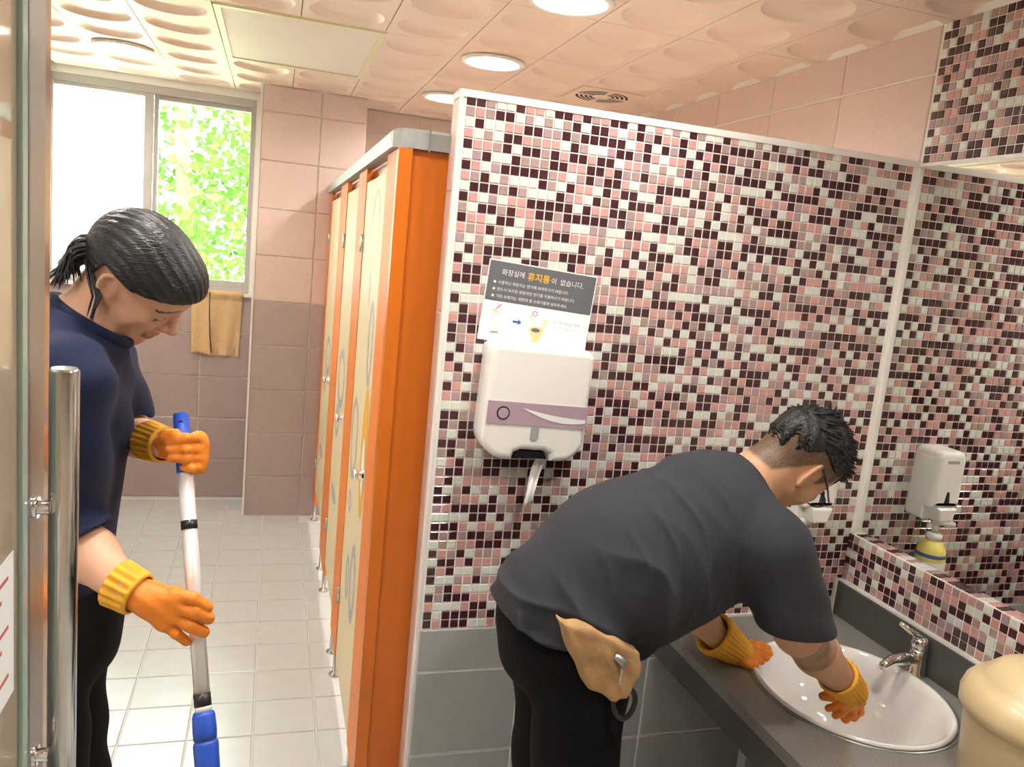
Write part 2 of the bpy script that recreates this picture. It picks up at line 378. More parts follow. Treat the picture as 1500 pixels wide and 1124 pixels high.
# mosaic --------------------------------------------------------------------------------------------
MOS_ME = []
P25 = 0.0251
def mosaic_tile_me(k, s=0.0214, t=0.0034, b=0.0012):
    bm = bmesh.new(); L = [(-1, -1), (1, -1), (1, 1), (-1, 1)]
    A = [bm.verts.new((x * s / 2, y * s / 2, -0.002)) for x, y in L]; B_ = [bm.verts.new((x * s / 2, y * s / 2, t - b)) for x, y in L]; C = [bm.verts.new((x * (s / 2 - b), y * (s / 2 - b), t)) for x, y in L]
    for i in range(4):
        j = (i + 1) % 4; bm.faces.new((A[i], A[j], B_[j], B_[i])); bm.faces.new((B_[i], B_[j], C[j], C[i]))
    bm.faces.new(C); me = bm_mesh(bm, 'mosaic_tile'); me.materials.append(MOSM[k]); return me
MOS_ME = [mosaic_tile_me(k) for k in range(5)]
def pick(prev):
    r = random.random() * sum(MOSW); k = 0
    while r > MOSW[k] and k < 4: r -= MOSW[k]; k += 1
    return k
def project(p):
    d = Vector(p) - Vector((0, 0, CAM_H)); return d.dot(AX_R), d.dot(AX_D), d.dot(AX_F)
def mosaic(parent, face, places, nbig, hidden=None):
    """places: list of (x,y,z); the nearest nbig visible ones are separate tiles, the rest one mesh"""
    cols = []; last = {}
    for p in places:
        key = (round(p[0], 3), round(p[1], 3)); k = pick(None); r = last.get(key, (9, 0))
        if k == r[0] and (k != 0 or r[1] >= 2): k = pick(None)
        if k == r[0] and r[1] >= 2: k = 1 + (k % 4)
        last[key] = (k, r[1] + 1 if k == r[0] else 1); cols.append(k)
    def size(p):
        a, b, c = project(p)
        if c < 0.1: return -1
        px, py = 750 + F_PX * a / c, 562 + F_PX * b / c
        if not (-5 < px < 1505 and -5 < py < 1129): return -1
        if hidden and hidden(px, py): return -1
        d = Vector(p) - Vector((0, 0, CAM_H)); nrm = ROT[face] @ Vector((0, 0, 1))
        return abs(d.normalized().dot(nrm)) / d.length_squared
    order = sorted(range(len(places)), key=lambda i: -size(places[i]))
    for i in order[:nbig]:
        o = link('mosaic_tile', MOS_ME[cols[i]], None, parent); o.matrix_world = Matrix.Translation(places[i]) @ ROT[face].to_4x4()
    V, Fq, mi = [], [], []
    for i in order[nbig:]:
        me = MOS_ME[cols[i]]; base = len(V); R3 = ROT[face]; p = Vector(places[i])
        V += [tuple(R3 @ v.co + p) for v in me.vertices]
        for f in me.polygons: Fq.append([base + q for q in f.vertices]); mi.append(cols[i])
    if V:
        me = bpy.data.meshes.new('mosaic_field'); me.from_pydata(V, [], Fq); me.update()
        for m in MOSM: me.materials.append(m)
        me.polygons.foreach_set('material_index', mi)
        o = link('mosaic_field', me, None, parent); o['kind'] = 'stuff'
# partition ------------------------------------------------------------------------------------------
PX0, PZ1 = 0.408, 1.985
part = tag(box('wall_partition', (PX0 + 0.004, YP - 0.0006, 0), (XW + 0.006, YP + 0.086, PZ1 - 0.01), M['grout']), 'partition wall faced with maroon, rose and white mosaic over grey tiles', 'partition', kind='structure')
def hid(px, py):
    if 700 < px < 880 and 385 < py < 520: return True
    if 700 < px < 865 and 505 < py < 680: return True
    return px > 730 and py > 850 - (px - 725) * 0.55 and px < 1190 and py > 660
NR, NC = 55, 54
pl = [(0.4225 + P25 * (i + 0.5), YP, 0.6035 + P25 * (j + 0.5) * 0.9965) for i in range(NC - 1) for j in range(NR)]
mosaic(part, '-y', pl, 300, hid)
tiles(part, '-y', YP - 0.0006, [0.418, 0.71, 1.11, 1.5, XW], [0.0, 0.23, 0.479, 0.6025], 0.005, 0.003, lambda u, v: M['greytile'])
tiles(part, '-x', PX0 + 0.006, [YP + 0.005, YP + 0.085], [0.0, 0.25, 0.55, 0.85, 1.15, 1.45, 1.75, PZ1 - 0.01], 0.004, 0.006, lambda u, v: M['pink'])
tag(box('trim_2', (PX0 - 0.002, YP - 0.006, PZ1 - 0.012), (XW, YP + 0.09, PZ1 + 0.006), M['trim'], bev=0.002), 'white capping along the top of the partition', 'trim', kind='structure')
tag(box('trim_3', (PX0 - 0.002, YP - 0.006, 0.0), (PX0 + 0.007, YP + 0.006, PZ1 - 0.012), M['trim'], bev=0.0015), 'silver edge strip down the partition end', 'trim', kind='structure')
tag(box('trim_4', (XW - 0.004, YP - 0.007, 0.605), (XW + 0.004, YP + 0.003, PZ1 - 0.012), M['trim'], bev=0.003), 'white sealant bead in the mosaic corner', 'trim', kind='structure')
# mosaic above the mirror and band below it
up = [(XW + 0.003, YP - P25 * (i + 0.5) - 0.006, 1.985 + P25 * (j + 0.5) * 0.96) for i in range(16) for j in range(16)]
up += [(XW + 0.003, YP - P25 * (i + 0.5) - 0.006, 1.985 + P25 * (j + 0.5) * 0.96) for i in range(16, 60) for j in range(16)]
mosaic(wr, '-x', up, 200)
BX = XW - 0.026
band = tag(box('trim_6', (BX - 0.0008, 0.3, 0.715), (XW + 0.01, YP, 0.8672), M['grout']), 'mosaic tiled ledge below the mirror', 'ledge', kind='structure')
bp_ = [(BX, YP - P25 * (i + 0.5) - 0.002, 0.7185 + P25 * (j + 0.5) * 0.98) for i in range(64) for j in range(6)]
mosaic(band, '-x', bp_, 170)
tp_ = [(BX + 0.013, YP - P25 * (i + 0.5) - 0.002, 0.866) for i in range(64)]
mosaic(band, '+z', tp_, 30)
tag(box('trim_7', (XW - 0.004, 0.3, 1.975), (XW + 0.01, YP - 0.002, 1.985), M['trim']), 'white strip along the top of the mirror', 'trim', kind='structure')
mir = link('mirror', box_me((XW - 0.002, 0.3, 0.869), (XW + 0.006, YP - 0.004, 1.975)), M['mirror']); tag(mir, 'large frameless mirror on the right wall above the basin', 'mirror')

# ceiling ---------------------------------------------------------------------------------------------
ceil = tag(box('ceiling', (XL - 0.1, Y0, ZC + 0.035), (XW + 0.15, YB + 0.2, ZC + 0.12), M['dark_gap']), 'suspended ceiling of panels with round recesses', 'ceiling', kind='structure')
LIGHTS = [(0.8, 2.37), (0.8, 3.27), (0.8, 4.17), (-0.7, 4.17), (-0.7, 2.37), (0.8, 1.47), (-0.7, 0.57), (0.8, 0.57), (-0.1, 1.47)]
VENT = (1.4, 3.57)
def panel_me(kinds, m):
    """0.3 x 0.6 panel, face down; kinds: 'c' round recess, 'h' open hole, 'f' flat for its two halves"""
    bm = bmesh.new(); seg = 28; g = 0.0016
    for hidx, kd in enumerate(kinds):
        cy = -0.15 + 0.3 * hidx; x0, x1 = -0.15 + g, 0.15 - g
        y0 = cy - 0.15 + (g if hidx == 0 else 0); y1 = cy + 0.15 - (g if hidx == 1 else 0)
        def sq(a):
            c, s = math.cos(a), math.sin(a); t = min((x1 if c > 0 else -x0) / max(abs(c), 1e-9), ((y1 - cy) if s > 0 else (cy - y0)) / max(abs(s), 1e-9))
            return (t * c, cy + t * s)
        angs = sorted([2 * math.pi * k / seg for k in range(seg)] + [math.atan2(y1 - cy, x1) % (2 * math.pi), math.atan2(y1 - cy, x0) % (2 * math.pi), math.atan2(y0 - cy, x0) % (2 * math.pi), math.atan2(y0 - cy, x1) % (2 * math.pi)])
        outer = [bm.verts.new((*sq(a), 0)) for a in angs]; upper = [bm.verts.new((*sq(a), 0.012)) for a in angs]
        prof = {'c': [(0.128, 0), (0.124, 0.006), (0.112, 0.017), (0.092, 0.022), (0.06, 0.018), (0.03, 0.014)], 'h': [(0.095, 0), (0.095, 0.03)], 'f': [(0.1, 0)]}[kd]
        rings = [[bm.verts.new((r * math.cos(a), cy + r * math.sin(a), z)) for a in angs] for r, z in prof]
        seq = [upper, outer] + rings; n = len(angs)
        for A, Bq in zip(seq, seq[1:]):
            for k in range(n):
                f = bm.faces.new((A[k], Bq[k], Bq[(k + 1) % n], A[(k + 1) % n])); f.smooth = A in rings
        if kd != 'h': bm.faces.new(rings[-1][::-1])
    bmesh.ops.recalc_face_normals(bm, faces=bm.faces[:])
    for f in bm.faces: pass
    me = bm_mesh(bm, 'ceiling_panel'); me.materials.append(m); return me
PANEL = {}
def is_hole(x, y): return any(abs(x - a) < 0.05 and abs(y - b) < 0.05 for a, b in LIGHTS + [VENT])
for ix in range(-4, 6):
    cx = 0.20 + 0.3 * ix
    for iy in range(-6, 4):
        cy = 3.42 + 0.6 * iy - 0.0
        if cy - 0.3 < Y0 - 0.01 or cy > 5.2: continue
        if cx in () : continue
        kinds = ''
        for hy in (cy - 0.15, cy + 0.15): kinds += 'h' if is_hole(cx, hy) else 'c'
        if -0.3 < cx < 0.4 and 3.1 < cy < 3.75: continue                      # maintenance hatch
        if -0.3 < cx < 0.4 and 3.75 < cy < 4.4: kinds = 'f' + kinds[1]
        if (cx > 1.5): kinds = kinds.replace('c', 'c')
        if kinds not in PANEL: PANEL[kinds] = panel_me(kinds, M['ceil'])
        o = link('ceiling_panel', PANEL[kinds], None, ceil); o.location = (cx, cy, ZC)
# hatch
hatch = empty('access_hatch', (0.055, 3.57, ZC)); tag(hatch, 'flat ceiling access hatch with a cream metal frame near the window', 'hatch')
loc_parent(box('hatch_board', (-0.225, 3.14, ZC - 0.003), (0.335, 4.0, ZC + 0.008), M['hatch']), hatch)
for a, b in (((-0.245, 3.115, ZC - 0.008), (-0.222, 4.025, ZC + 0.006)), ((0.333, 3.115, ZC - 0.008), (0.356, 4.025, ZC + 0.006)), ((-0.222, 3.115, ZC - 0.008), (0.333, 3.138, ZC + 0.006)), ((-0.222, 4.002, ZC - 0.008), (0.333, 4.025, ZC + 0.006))):
    loc_parent(box('hatch_frame', a, b, M['hatchframe']), hatch)
# downlights
ring_me = lathe_me([(0.098, -0.001), (0.128, -0.002), (0.131, -0.010), (0.122, -0.016), (0.102, -0.012), (0.092, 0.02), (0.080, 0.030)], 40); ring_me.materials.append(M['trim'])
lens_me = lathe_me([(0.0, 0.020), (0.076, 0.024), (0.084, 0.029), (0.0, 0.032)], 32); lens_me.materials.append(M['lamp'])
LL = ['round downlight nearest above the partition, cut by the top of the photo', 'round downlight just left above the partition corner', 'small round downlight behind the top left corner of the partition', 'round downlight beside the window, left of the access hatch']
for i, (x, y) in enumerate(LIGHTS):
    e = empty('downlight', (x, y, ZC)); tag(e, LL[i] if i < 4 else 'round ceiling downlight out of view above the camera', 'lamp', 'round recessed ceiling downlights')
    a = link('trim_ring', ring_me, None, e); link('lens', lens_me, None, e)
# vent
v = empty('ceiling_vent', (VENT[0], VENT[1], ZC)); tag(v, 'square ceiling air vent with a round slotted grille', 'vent')
bm = bmesh.new(); add_box(bm, (-0.148, -0.148, -0.006), (0.148, 0.148, -0.001)); link('plate', bm_mesh(bm), M['ceil'], v)
for r in (0.115, 0.094, 0.073, 0.052):
    for q in range(4):
        a0 = math.radians(90 * q + 8); pts = [(r * math.cos(a0 + t * math.radians(74) / 10), r * math.sin(a0 + t * math.radians(74) / 10), -0.0065) for t in range(11)]
        bm = bmesh.new(); prev = None
        for p in pts:
            d = Vector((p[0], p[1], 0)).normalized(); a = bm.verts.new(Vector(p) - d * 0.006); b = bm.verts.new(Vector(p) + d * 0.006)
            if prev: bm.faces.new((prev[0], a, b, prev[1]))
            prev = (a, b)
        link('slot', bm_mesh(bm), M['dark_gap'], v)
link('hub', lathe_me([(0.0, -0.012), (0.034, -0.011), (0.04, -0.006)], 24), M['ceil'], v)

# ------------------------------------------------------------------ window and what lies outside
win = empty('window_1', (-0.65, YB + 0.05, WZ0)); tag(win, 'two light sliding window, frosted on the left, clear on the right', 'window', kind='structure')
def wbox(n, a, b, m): return loc_parent(box(n, a, b, m, bev=0.003), win)
ya, yb = YB + 0.02, YB + 0.10
wbox('window_frame', (WX0, ya - 0.01, WZ1 - 0.04), (WX1, yb, WZ1), M['winframe']); wbox('window_frame', (WX0, ya - 0.01, WZ0), (WX1, yb, WZ0 + 0.03), M['winframe'])
wbox('window_frame', (WX0, ya - 0.01, WZ0 + 0.03), (WX0 + 0.012, yb, WZ1 - 0.04), M['winframe']); wbox('window_frame', (WX1 - 0.028, ya - 0.01, WZ0 + 0.03), (WX1, yb, WZ1 - 0.04), M['winframe'])
wbox('sash_frame', (-0.716, ya, WZ0 + 0.03), (-0.672, ya + 0.03, WZ1 - 0.04), M['winframe'])
wbox('sash_frame', (-0.672, ya + 0.03, WZ0 + 0.03), (-0.648, yb - 0.01, WZ1 - 0.04), M['winframe'])
wbox('sash_frame', (-0.648, ya + 0.035, WZ1 - 0.065), (WX1 - 0.028, yb - 0.01, WZ1 - 0.04), M['winframe']); wbox('sash_frame', (-0.648, ya + 0.035, WZ0 + 0.03), (WX1 - 0.028, yb - 0.01, WZ0 + 0.065), M['winframe'])
wbox('sash_frame', (WX0 + 0.012, ya, WZ1 - 0.06), (-0.716, ya + 0.03, WZ1 - 0.04), M['winframe']); wbox('sash_frame', (WX0 + 0.012, ya, WZ0 + 0.03), (-0.716, ya + 0.03, WZ0 + 0.06), M['winframe'])
loc_parent(box('pane', (WX0 + 0.012, ya + 0.012, WZ0 + 0.06), (-0.716, ya + 0.017, WZ1 - 0.06), M['frost']), win)['label'] = 'frosted left pane'
loc_parent(box('pane', (-0.648, ya + 0.055, WZ0 + 0.065), (WX1 - 0.028, ya + 0.060, WZ1 - 0.065), M['glass']), win)['label'] = 'clear right pane'
tag(box('trim_8', (WX0, YB - 0.02, WZ0 - 0.018), (WX1 + 0.02, YB + 0.03, WZ0), M['trim'], bev=0.004), 'white window sill', 'sill', kind='structure')
tag(box('ground_outside', (-14, YB + 0.3, -0.6), (12, 30, -0.5), M['ground']), 'dry ground outside the window', 'ground', kind='structure')
def make_tree(base, H, R, n, seed, label):
    e = empty('tree', base); tag(e, label, 'tree', 'trees outside the window'); rs = np.random.default_rng(seed)
    tube('trunk', [(0, 0, 0), (0.05, 0, H * 0.4), (-0.04, 0.05, H * 0.8)], [0.14, 0.1, 0.04], M['bark'], e)
    V, Fq = [], []
    cl = rs.normal(0, 1, (46, 3)); cl = cl / np.linalg.norm(cl, axis=1)[:, None] * (R * rs.uniform(0.3, 1.0, (46, 1)) ** 0.6); cl[:, 2] = cl[:, 2] * 1.25 + H * 0.62
    for c in cl:
        for _ in range(n):
            p = c + rs.normal(0, R * 0.16, 3); d = rs.normal(0, 1, 3); d /= np.linalg.norm(d); u = np.cross(d, rs.normal(0, 1, 3)); u /= np.linalg.norm(u)
            s = rs.uniform(0.07, 0.15); b = len(V); V += [tuple(p), tuple(p + d * s * 0.5 + u * s * 0.3), tuple(p + d * s), tuple(p + d * s * 0.5 - u * s * 0.3)]; Fq.append([b, b + 1, b + 2, b + 3])
    me = bpy.data.meshes.new('foliage'); me.from_pydata(V, [], Fq); o = link('foliage', me, M['leaf'], e); o['kind'] = 'stuff'
make_tree((-0.9, 8.6, -0.5), 4.6, 1.5, 150, 3, 'bright green leafy tree seen through the clear window pane')
make_tree((-5.6, 13.0, -0.5), 5.0, 1.6, 110, 5, 'sunlit tree farther off behind the frosted window pane')

# ------------------------------------------------------------------ toilet cubicles
XS = 0.28
cub = empty('cubicle_front', (XS, 2.05, 0)); tag(cub, 'orange and cream toilet cubicle front with a grey top rail', 'cubicle')
def cb(n, a, b, m, bev=0.002, p=None): return loc_parent(box(n, a, b, m, bev=bev), p or cub)
cb('end_panel', (0.316, 2.045, 0.0), (PX0 + 0.002, 2.062, 1.845), M['orange'])
cb('corner_post', (XS, 2.030, 0.0), (0.315, 2.062, 1.845), M['orange'])
POSTS = [(2.064, 2.235), (2.75, 3.0), (3.49, 3.84), (4.47, 4.575)]
DOORS = [(2.239, 2.746, 0.10), (3.004, 3.486, 0.16), (3.844, 4.466, 0.20)]
for a, b in POSTS: cb('post_panel', (XS, a, 0.10), (XS + 0.018, b, 1.845), M['orange2'])
cb('door_header', (XS + 0.03, 2.07, 1.74), (XS + 0.04, 4.57, 1.845), M['orange'])
# top rail with a rounded corner and a joint
rail = bmesh.new(); prof = [(-0.016, -0.022), (-0.02, 0.0), (-0.012, 0.022), (0.012, 0.026), (0.022, 0.018), (0.022, -0.022)]
path = [(PX0 + 0.004, 2.05), (0.36, 2.05), (0.32, 2.05), (0.298, 2.056), (0.289, 2.068), (0.287, 2.09), (0.287, 2.2), (0.287, 4.578)]
rr = []
for i, (x, y) in enumerate(path):
    a = Vector(path[max(i - 1, 0)]); b = Vector(path[min(i + 1, len(path) - 1)]); t = (b - a).normalized(); nrm = Vector((-t.y, t.x)) * -1
    rr.append([rail.verts.new((x - nrm.x * u * 1, y - nrm.y * u * 1, 1.868 + vv)) for u, vv in prof])
for A, Bq in zip(rr, rr[1:]):
    for k in range(6): rail.faces.new((A[k], A[(k + 1) % 6], Bq[(k + 1) % 6], Bq[k]))
rail.faces.new(rr[0]); rail.faces.new(rr[-1][::-1]); bmesh.ops.recalc_face_normals(rail, faces=rail.faces[:])
rl = loc_parent(link('top_rail', bm_mesh(rail), M['alu']), cub)
loc_parent(box('rail_joint', (0.352, 2.026, 1.842), (0.357, 2.074, 1.896), M['steel_d']), cub)
def ring_decal(name, y, z, ry, rz, wdt, m, parent, a0=0, a1=360, n=36):
    bm = bmesh.new(); prev = None
    for k in range(n + 1):
        a = math.radians(a0 + (a1 - a0) * k / n); c, s = math.cos(a), math.sin(a)
        i_ = bm.verts.new((XS + 0.0024, y + (ry - wdt) * c, z + (rz - wdt) * s)); o_ = bm.verts.new((XS + 0.0024, y + ry * c, z + rz * s))
        if prev: bm.faces.new((prev[0], prev[1], o_, i_))
        prev = (i_, o_)
    return loc_parent(link(name, bm_mesh(bm), m), parent)
def disc_decal(name, y, z, ry, rz, m, parent, x=0.0022):
    bm = bmesh.new(); bm.faces.new([bm.verts.new((XS + x, y + ry * math.cos(2 * math.pi * k / 36), z + rz * math.sin(2 * math.pi * k / 36))) for k in range(36)])
    return loc_parent(link(name, bm_mesh(bm), m), parent)
DLAB = ['cream cubicle door nearest the orange end panel with ochre oval print', 'middle cream cubicle door with grey bubble prints', 'farthest cream cubicle door next to the tiled back wall']
DEC = [  # ring: (y, z, ry, rz, width) per door
    [(2.62, 0.96, 0.10, 0.14, 0.03), (2.36, 1.31, 0.06, 0.13, 0.03), (2.40, 0.54, 0.08, 0.13, 0.04), (2.55, 0.50, 0.05, 0.08, 0.03), (2.62, 0.74, 0.04, 0.04, 0.02)],
    [(3.25, 1.05, 0.15, 0.12, 0.035), (3.32, 0.86, 0.09, 0.07, 0.035), (3.28, 0.555, 0.12, 0.03, 0.028)],
    [(4.08, 1.02, 0.15, 0.10, 0.035), (4.18, 0.86, 0.05, 0.05, 0.03), (4.18, 0.50, 0.12, 0.03, 0.028)]]
for i, (a, b, zb) in enumerate(DOORS):
    d = empty('cubicle_door', (XS, a, zb)); tag(d, DLAB[i], 'door', 'cubicle doors')
    loc_parent(box('door_leaf', (XS + 0.003, a, zb), (XS + 0.021, b, 1.80), M['cream'], bev=0.002), d)
    for (y, z, ry, rz, wd) in DEC[i]: ring_decal('bubble_print', y, z, ry, rz, wd, M['decal_grey'], d)
    for zz in (0.35, 1.6): loc_parent(tube('hinge', [(XS - 0.002, b - 0.006, zz - 0.03), (XS - 0.002, b - 0.006, zz + 0.03)], 0.007, M['steel'], seg=8), d)
    if i == 0:
        disc_decal('oval_print', 2.335, 0.98, 0.075, 0.20, M['decal_or'], d); disc_decal('oval_print', 2.33, 0.94, 0.035, 0.09, M['decal_pale'], d, 0.0016)
        ring_decal('arch_print', 2.42, 1.60, 0.10, 0.16, 0.008, M['decal_grey'], d, 20, 170)
        disc_decal('mark_print', 2.46, 1.47, 0.008, 0.06, M['decal_grey'], d)
    kb = loc_parent(link('lock_knob', lathe_me([(0.0, 0.030), (0.014, 0.029), (0.017, 0.022), (0.012, 0.014), (0.020, 0.004), (0.021, 0.0)], 20), M['chrome']), d)
    kb.matrix_parent_inverse = Matrix.Identity(4); kb.location = (0.002, 0.055 if i == 0 else 0.04, 0.93 - zb); kb.rotation_euler = (0, math.radians(-90), 0)
foot_me = lathe_me([(0.0, 0.0), (0.022, 0.0), (0.022, 0.006), (0.009, 0.012), (0.009, 0.11)], 16); foot_me.materials.append(M['steel'])
for y in (2.09, 2.2, 2.80, 2.97, 3.54, 3.79, 4.50):
    f = link('foot', foot_me, None); loc_parent(f, cub); f.location = (XS + 0.009, y, 0.004)

# ------------------------------------------------------------------ towel and hook under the window
tw = bmesh.new(); NU, NV = 22, 26; g = []
for j in range(NV + 1):
    row = []
    for i in range(NU + 1):
        u = i / NU; vv = j / NV; x = -0.447 + 0.285 * u + 0.025 * vv * (0.5 - u) * 2 * 0.6; z = 1.245 - 0.37 * vv - 0.02 * u * vv
        y = YB - 0.014 - 0.008 * math.sin(u * 17 + vv * 2) * (0.3 + vv) - 0.010 * math.sin(u * 5 + 1) * vv - (0.012 if vv < 0.1 else 0.0)
        row.append(tw.verts.new((x, y, z + 0.004 * math.sin(u * 9) * vv)))
    g.append(row)
top = [tw.verts.new((v.co.x, YB + 0.03, 1.243)) for v in g[0]]
for A, Bq in zip([top] + g, g):
    for i in range(NU):
        f = tw.faces.new((A[i], A[i + 1], Bq[i + 1], Bq[i])); f.smooth = True
tow = link('hand_towel', bm_mesh(tw), None); md = tow.modifiers.new('thick', 'SOLIDIFY'); md.thickness = 0.006; md.offset = 1
tow.data.materials.append(M['towel']); tag(tow, 'tan towel hanging over the window sill', 'towel')
tube('seam_cord', [(-0.345, YB - 0.032, 1.235), (-0.342, YB - 0.035, 1.1), (-0.335, YB - 0.036, 0.98), (-0.325, YB - 0.036, 0.885)], 0.003, M['black'], tow, seg=6)
hk = empty('wall_hook', (-0.52, YB, 1.05)); tag(hk, 'small chrome hook on the tiles left of the towel', 'hook')
loc_parent(box('hook_plate', (-0.54, YB - 0.006, 1.04), (-0.50, YB + 0.001, 1.085), M['chrome'], bev=0.002), hk)
loc_parent(tube('hook_arm', [(-0.52, YB - 0.004, 1.07), (-0.52, YB - 0.03, 1.065), (-0.52, YB - 0.042, 1.045), (-0.52, YB - 0.036, 1.025), (-0.52, YB - 0.026, 1.03)], 0.006, M['chrome'], seg=8), hk)

# ------------------------------------------------------------------ counter, basin, faucet
ZT = 0.605
SX, SY, SA, SB = 1.452, 1.535, 0.228, 0.250
CX0, CX1, CY0, CY1 = 1.118, BX - 0.022, 0.35, YP - 0.003
def slab_hole(z0, z1):
    bm = bmesh.new(); N = 72; cor = [math.atan2(y - SY, x - SX) % (2 * math.pi) for x in (CX0, CX1) for y in (CY0, CY1)]
    angs = sorted([2 * math.pi * k / N for k in range(N)] + cor)
    def outp(a):
        c, s = math.cos(a), math.sin(a); t = min(((CX1 - SX) if c > 0 else (SX - CX0)) / max(abs(c), 1e-9), ((CY1 - SY) if s > 0 else (SY - CY0)) / max(abs(s), 1e-9)); return SX + t * c, SY + t * s
    L = [[bm.verts.new((*outp(a), z1)) for a in angs], [bm.verts.new((SX + SA * math.cos(a), SY + SB * math.sin(a), z1)) for a in angs], [bm.verts.new((SX + SA * math.cos(a), SY + SB * math.sin(a), z0)) for a in angs], [bm.verts.new((*outp(a), z0)) for a in angs]]
    n = len(angs)
    for q in range(4):
        A, Bq = L[q], L[(q + 1) % 4]
        for k in range(n): bm.faces.new((A[k], A[(k + 1) % n], Bq[(k + 1) % n], Bq[k]))
    bmesh.ops.recalc_face_normals(bm, faces=bm.faces[:]); return bm_mesh(bm)
ct = empty('washbasin_counter', (CX0, CY0, 0)); tag(ct, 'grey granite washbasin counter with backsplash along the right wall', 'counter')
loc_parent(link('worktop', slab_hole(ZT - 0.03, ZT), M['granite']), ct)
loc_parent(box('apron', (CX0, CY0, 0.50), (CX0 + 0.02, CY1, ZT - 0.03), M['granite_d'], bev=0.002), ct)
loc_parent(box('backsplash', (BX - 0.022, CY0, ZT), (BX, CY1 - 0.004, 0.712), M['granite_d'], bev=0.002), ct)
loc_parent(box('backsplash_bead', (BX - 0.016, CY0, 0.712), (BX + 0.002, CY1 - 0.004, 0.7185), M['trim']), ct)
loc_parent(box('corner_bead', (CX0 + 0.01, CY1 - 0.008, ZT), (BX - 0.02, CY1 + 0.002, ZT + 0.007), M['trim']), ct)
loc_parent(box('corner_bead', (BX - 0.030, CY1 - 0.010, ZT), (BX - 0.018, CY1 + 0.002, 0.72), M['trim']), ct)
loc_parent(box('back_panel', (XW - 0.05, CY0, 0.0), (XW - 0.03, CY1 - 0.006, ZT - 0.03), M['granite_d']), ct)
for y in (1.50, 0.7): loc_parent(box('support_bracket', (CX0 + 0.03, y, 0.0), (CX0 + 0.06, y + 0.03, ZT - 0.03), M['steel_d'], bev=0.002), ct)
bs = empty('wash_basin', (SX, SY, ZT)); tag(bs, 'white oval ceramic wash basin set in the granite counter', 'sink')
prof = [(1.03, 0.004), (1.0, 0.010), (0.965, 0.006), (0.93, -0.012), (0.84, -0.065), (0.66, -0.115), (0.40, -0.138), (0.12, -0.145), (0.10, -0.15)]
me = lathe_me([(r * SB, z) for r, z in prof], 64, sx=SA / SB); link('bowl', me, M['ceramic'], bs).modifiers.new('t', 'SOLIDIFY').thickness = 0.006
link('rim_ring', lathe_me([(1.028 * SB, 0.001), (1.05 * SB, 0.004), (1.062 * SB, 0.001)], 64, sx=SA / SB), M['steel_d'], bs)
link('drain', lathe_me([(0.0, -0.140), (0.020, -0.139), (0.028, -0.142), (0.03, -0.146)], 24), M['chrome'], bs)
fa = empty('faucet', (1.705, 1.585, ZT)); tag(fa, 'chrome single lever faucet behind the basin', 'faucet')
link('base', lathe_me([(0.0, 0.0), (0.030, 0.0), (0.030, 0.008), (0.025, 0.014), (0.023, 0.06), (0.020, 0.072), (0.0, 0.074)], 24), M['chrome'], fa)
tube('spout', [(-0.01, 0, 0.042), (-0.05, -0.005, 0.050), (-0.095, -0.010, 0.048), (-0.120, -0.012, 0.036), (-0.124, -0.0125, 0.026)], [0.019, 0.017, 0.0145, 0.0125, 0.012], M['chrome'], fa, 14)
lv = link('lever_cap', lathe_me([(0.0, 0.108), (0.016, 0.104), (0.024, 0.092), (0.023, 0.078), (0.018, 0.072)], 20), M['chrome'], fa)
tube('lever', [(0.0, 0, 0.098), (-0.03, 0.006, 0.118), (-0.062, 0.014, 0.140)], [0.012, 0.008, 0.006], M['chrome'], lv, 10)

# ------------------------------------------------------------------ wall dispensers, bottle, bin
td = empty('tissue_dispenser', (0.648, YP, 1.10)); tag(td, 'white tissue dispenser with mauve band on the mosaic partition', 'dispenser')
td.rotation_euler = (0, math.radians(2.0), 0)
ow = 0.137; out = []
for p in rrect(-ow, 0.0, ow, 0.292, [0.062, 0.062, 0.024, 0.024], 8): out.append(p)
cut = []
for (x, z) in out: cut.append((x, z))
# bottom notch between the two feet of the cover
notch = [(-0.052, 0.0), (-0.046, 0.018), (-0.030, 0.026), (0.030, 0.026), (0.046, 0.018), (0.052, 0.0)]
i_bl = 8
cov = out[:9] + notch + out[9:]
link('cover', extrude_outline(cov, -0.098, -0.004, 'y', bev=0.016, seg=4), M['whiteplastic'], td)
box('band', (-0.132, -0.1005, 0.092), (0.134, -0.0965, 0.149), M['mauveband'], td)
bnd = td.children[-1]
sw = [(-0.04 + 0.17 * k / 14, 0.112 + 0.020 * (1 - k / 14) ** 2 + 0.004) for k in range(15)]
sw2 = [(x, z - 0.001 - 0.013 * math.sin(math.pi * k / 16) - 0.003 * k / 14) for k, (x, z) in enumerate(sw)]
link('swoosh', extrude_outline(sw + sw2[::-1], -0.1015, -0.1008, 'y'), M['ink_white'], bnd)
badge = link('badge', extrude_outline([(-0.091 + 0.017 * math.cos(2 * math.pi * k / 28), 0.120 + 0.017 * math.sin(2 * math.pi * k / 28)) for k in range(28)], -0.1020, -0.1008, 'y'), M['black'], bnd)
link('badge_face', extrude_outline([(-0.091 + 0.0135 * math.cos(2 * math.pi * k / 28), 0.120 + 0.0135 * math.sin(2 * math.pi * k / 28)) for k in range(28)], -0.1024, -0.1018, 'y'), M['mauveband'], bnd)
link('viewing_slot', extrude_outline(rrect(-0.012, 0.052, 0.010, 0.088, [0.010, 0.010, 0.001, 0.001], 5), -0.0992, -0.096, 'y'), M['greyplastic'], td)
link('mouth', extrude_outline([(-0.046, 0.004), (-0.036, 0.022), (0.036, 0.022), (0.046, 0.004)], -0.085, -0.02, 'y'), M['black'], td)
tail = bmesh.new(); pr = None
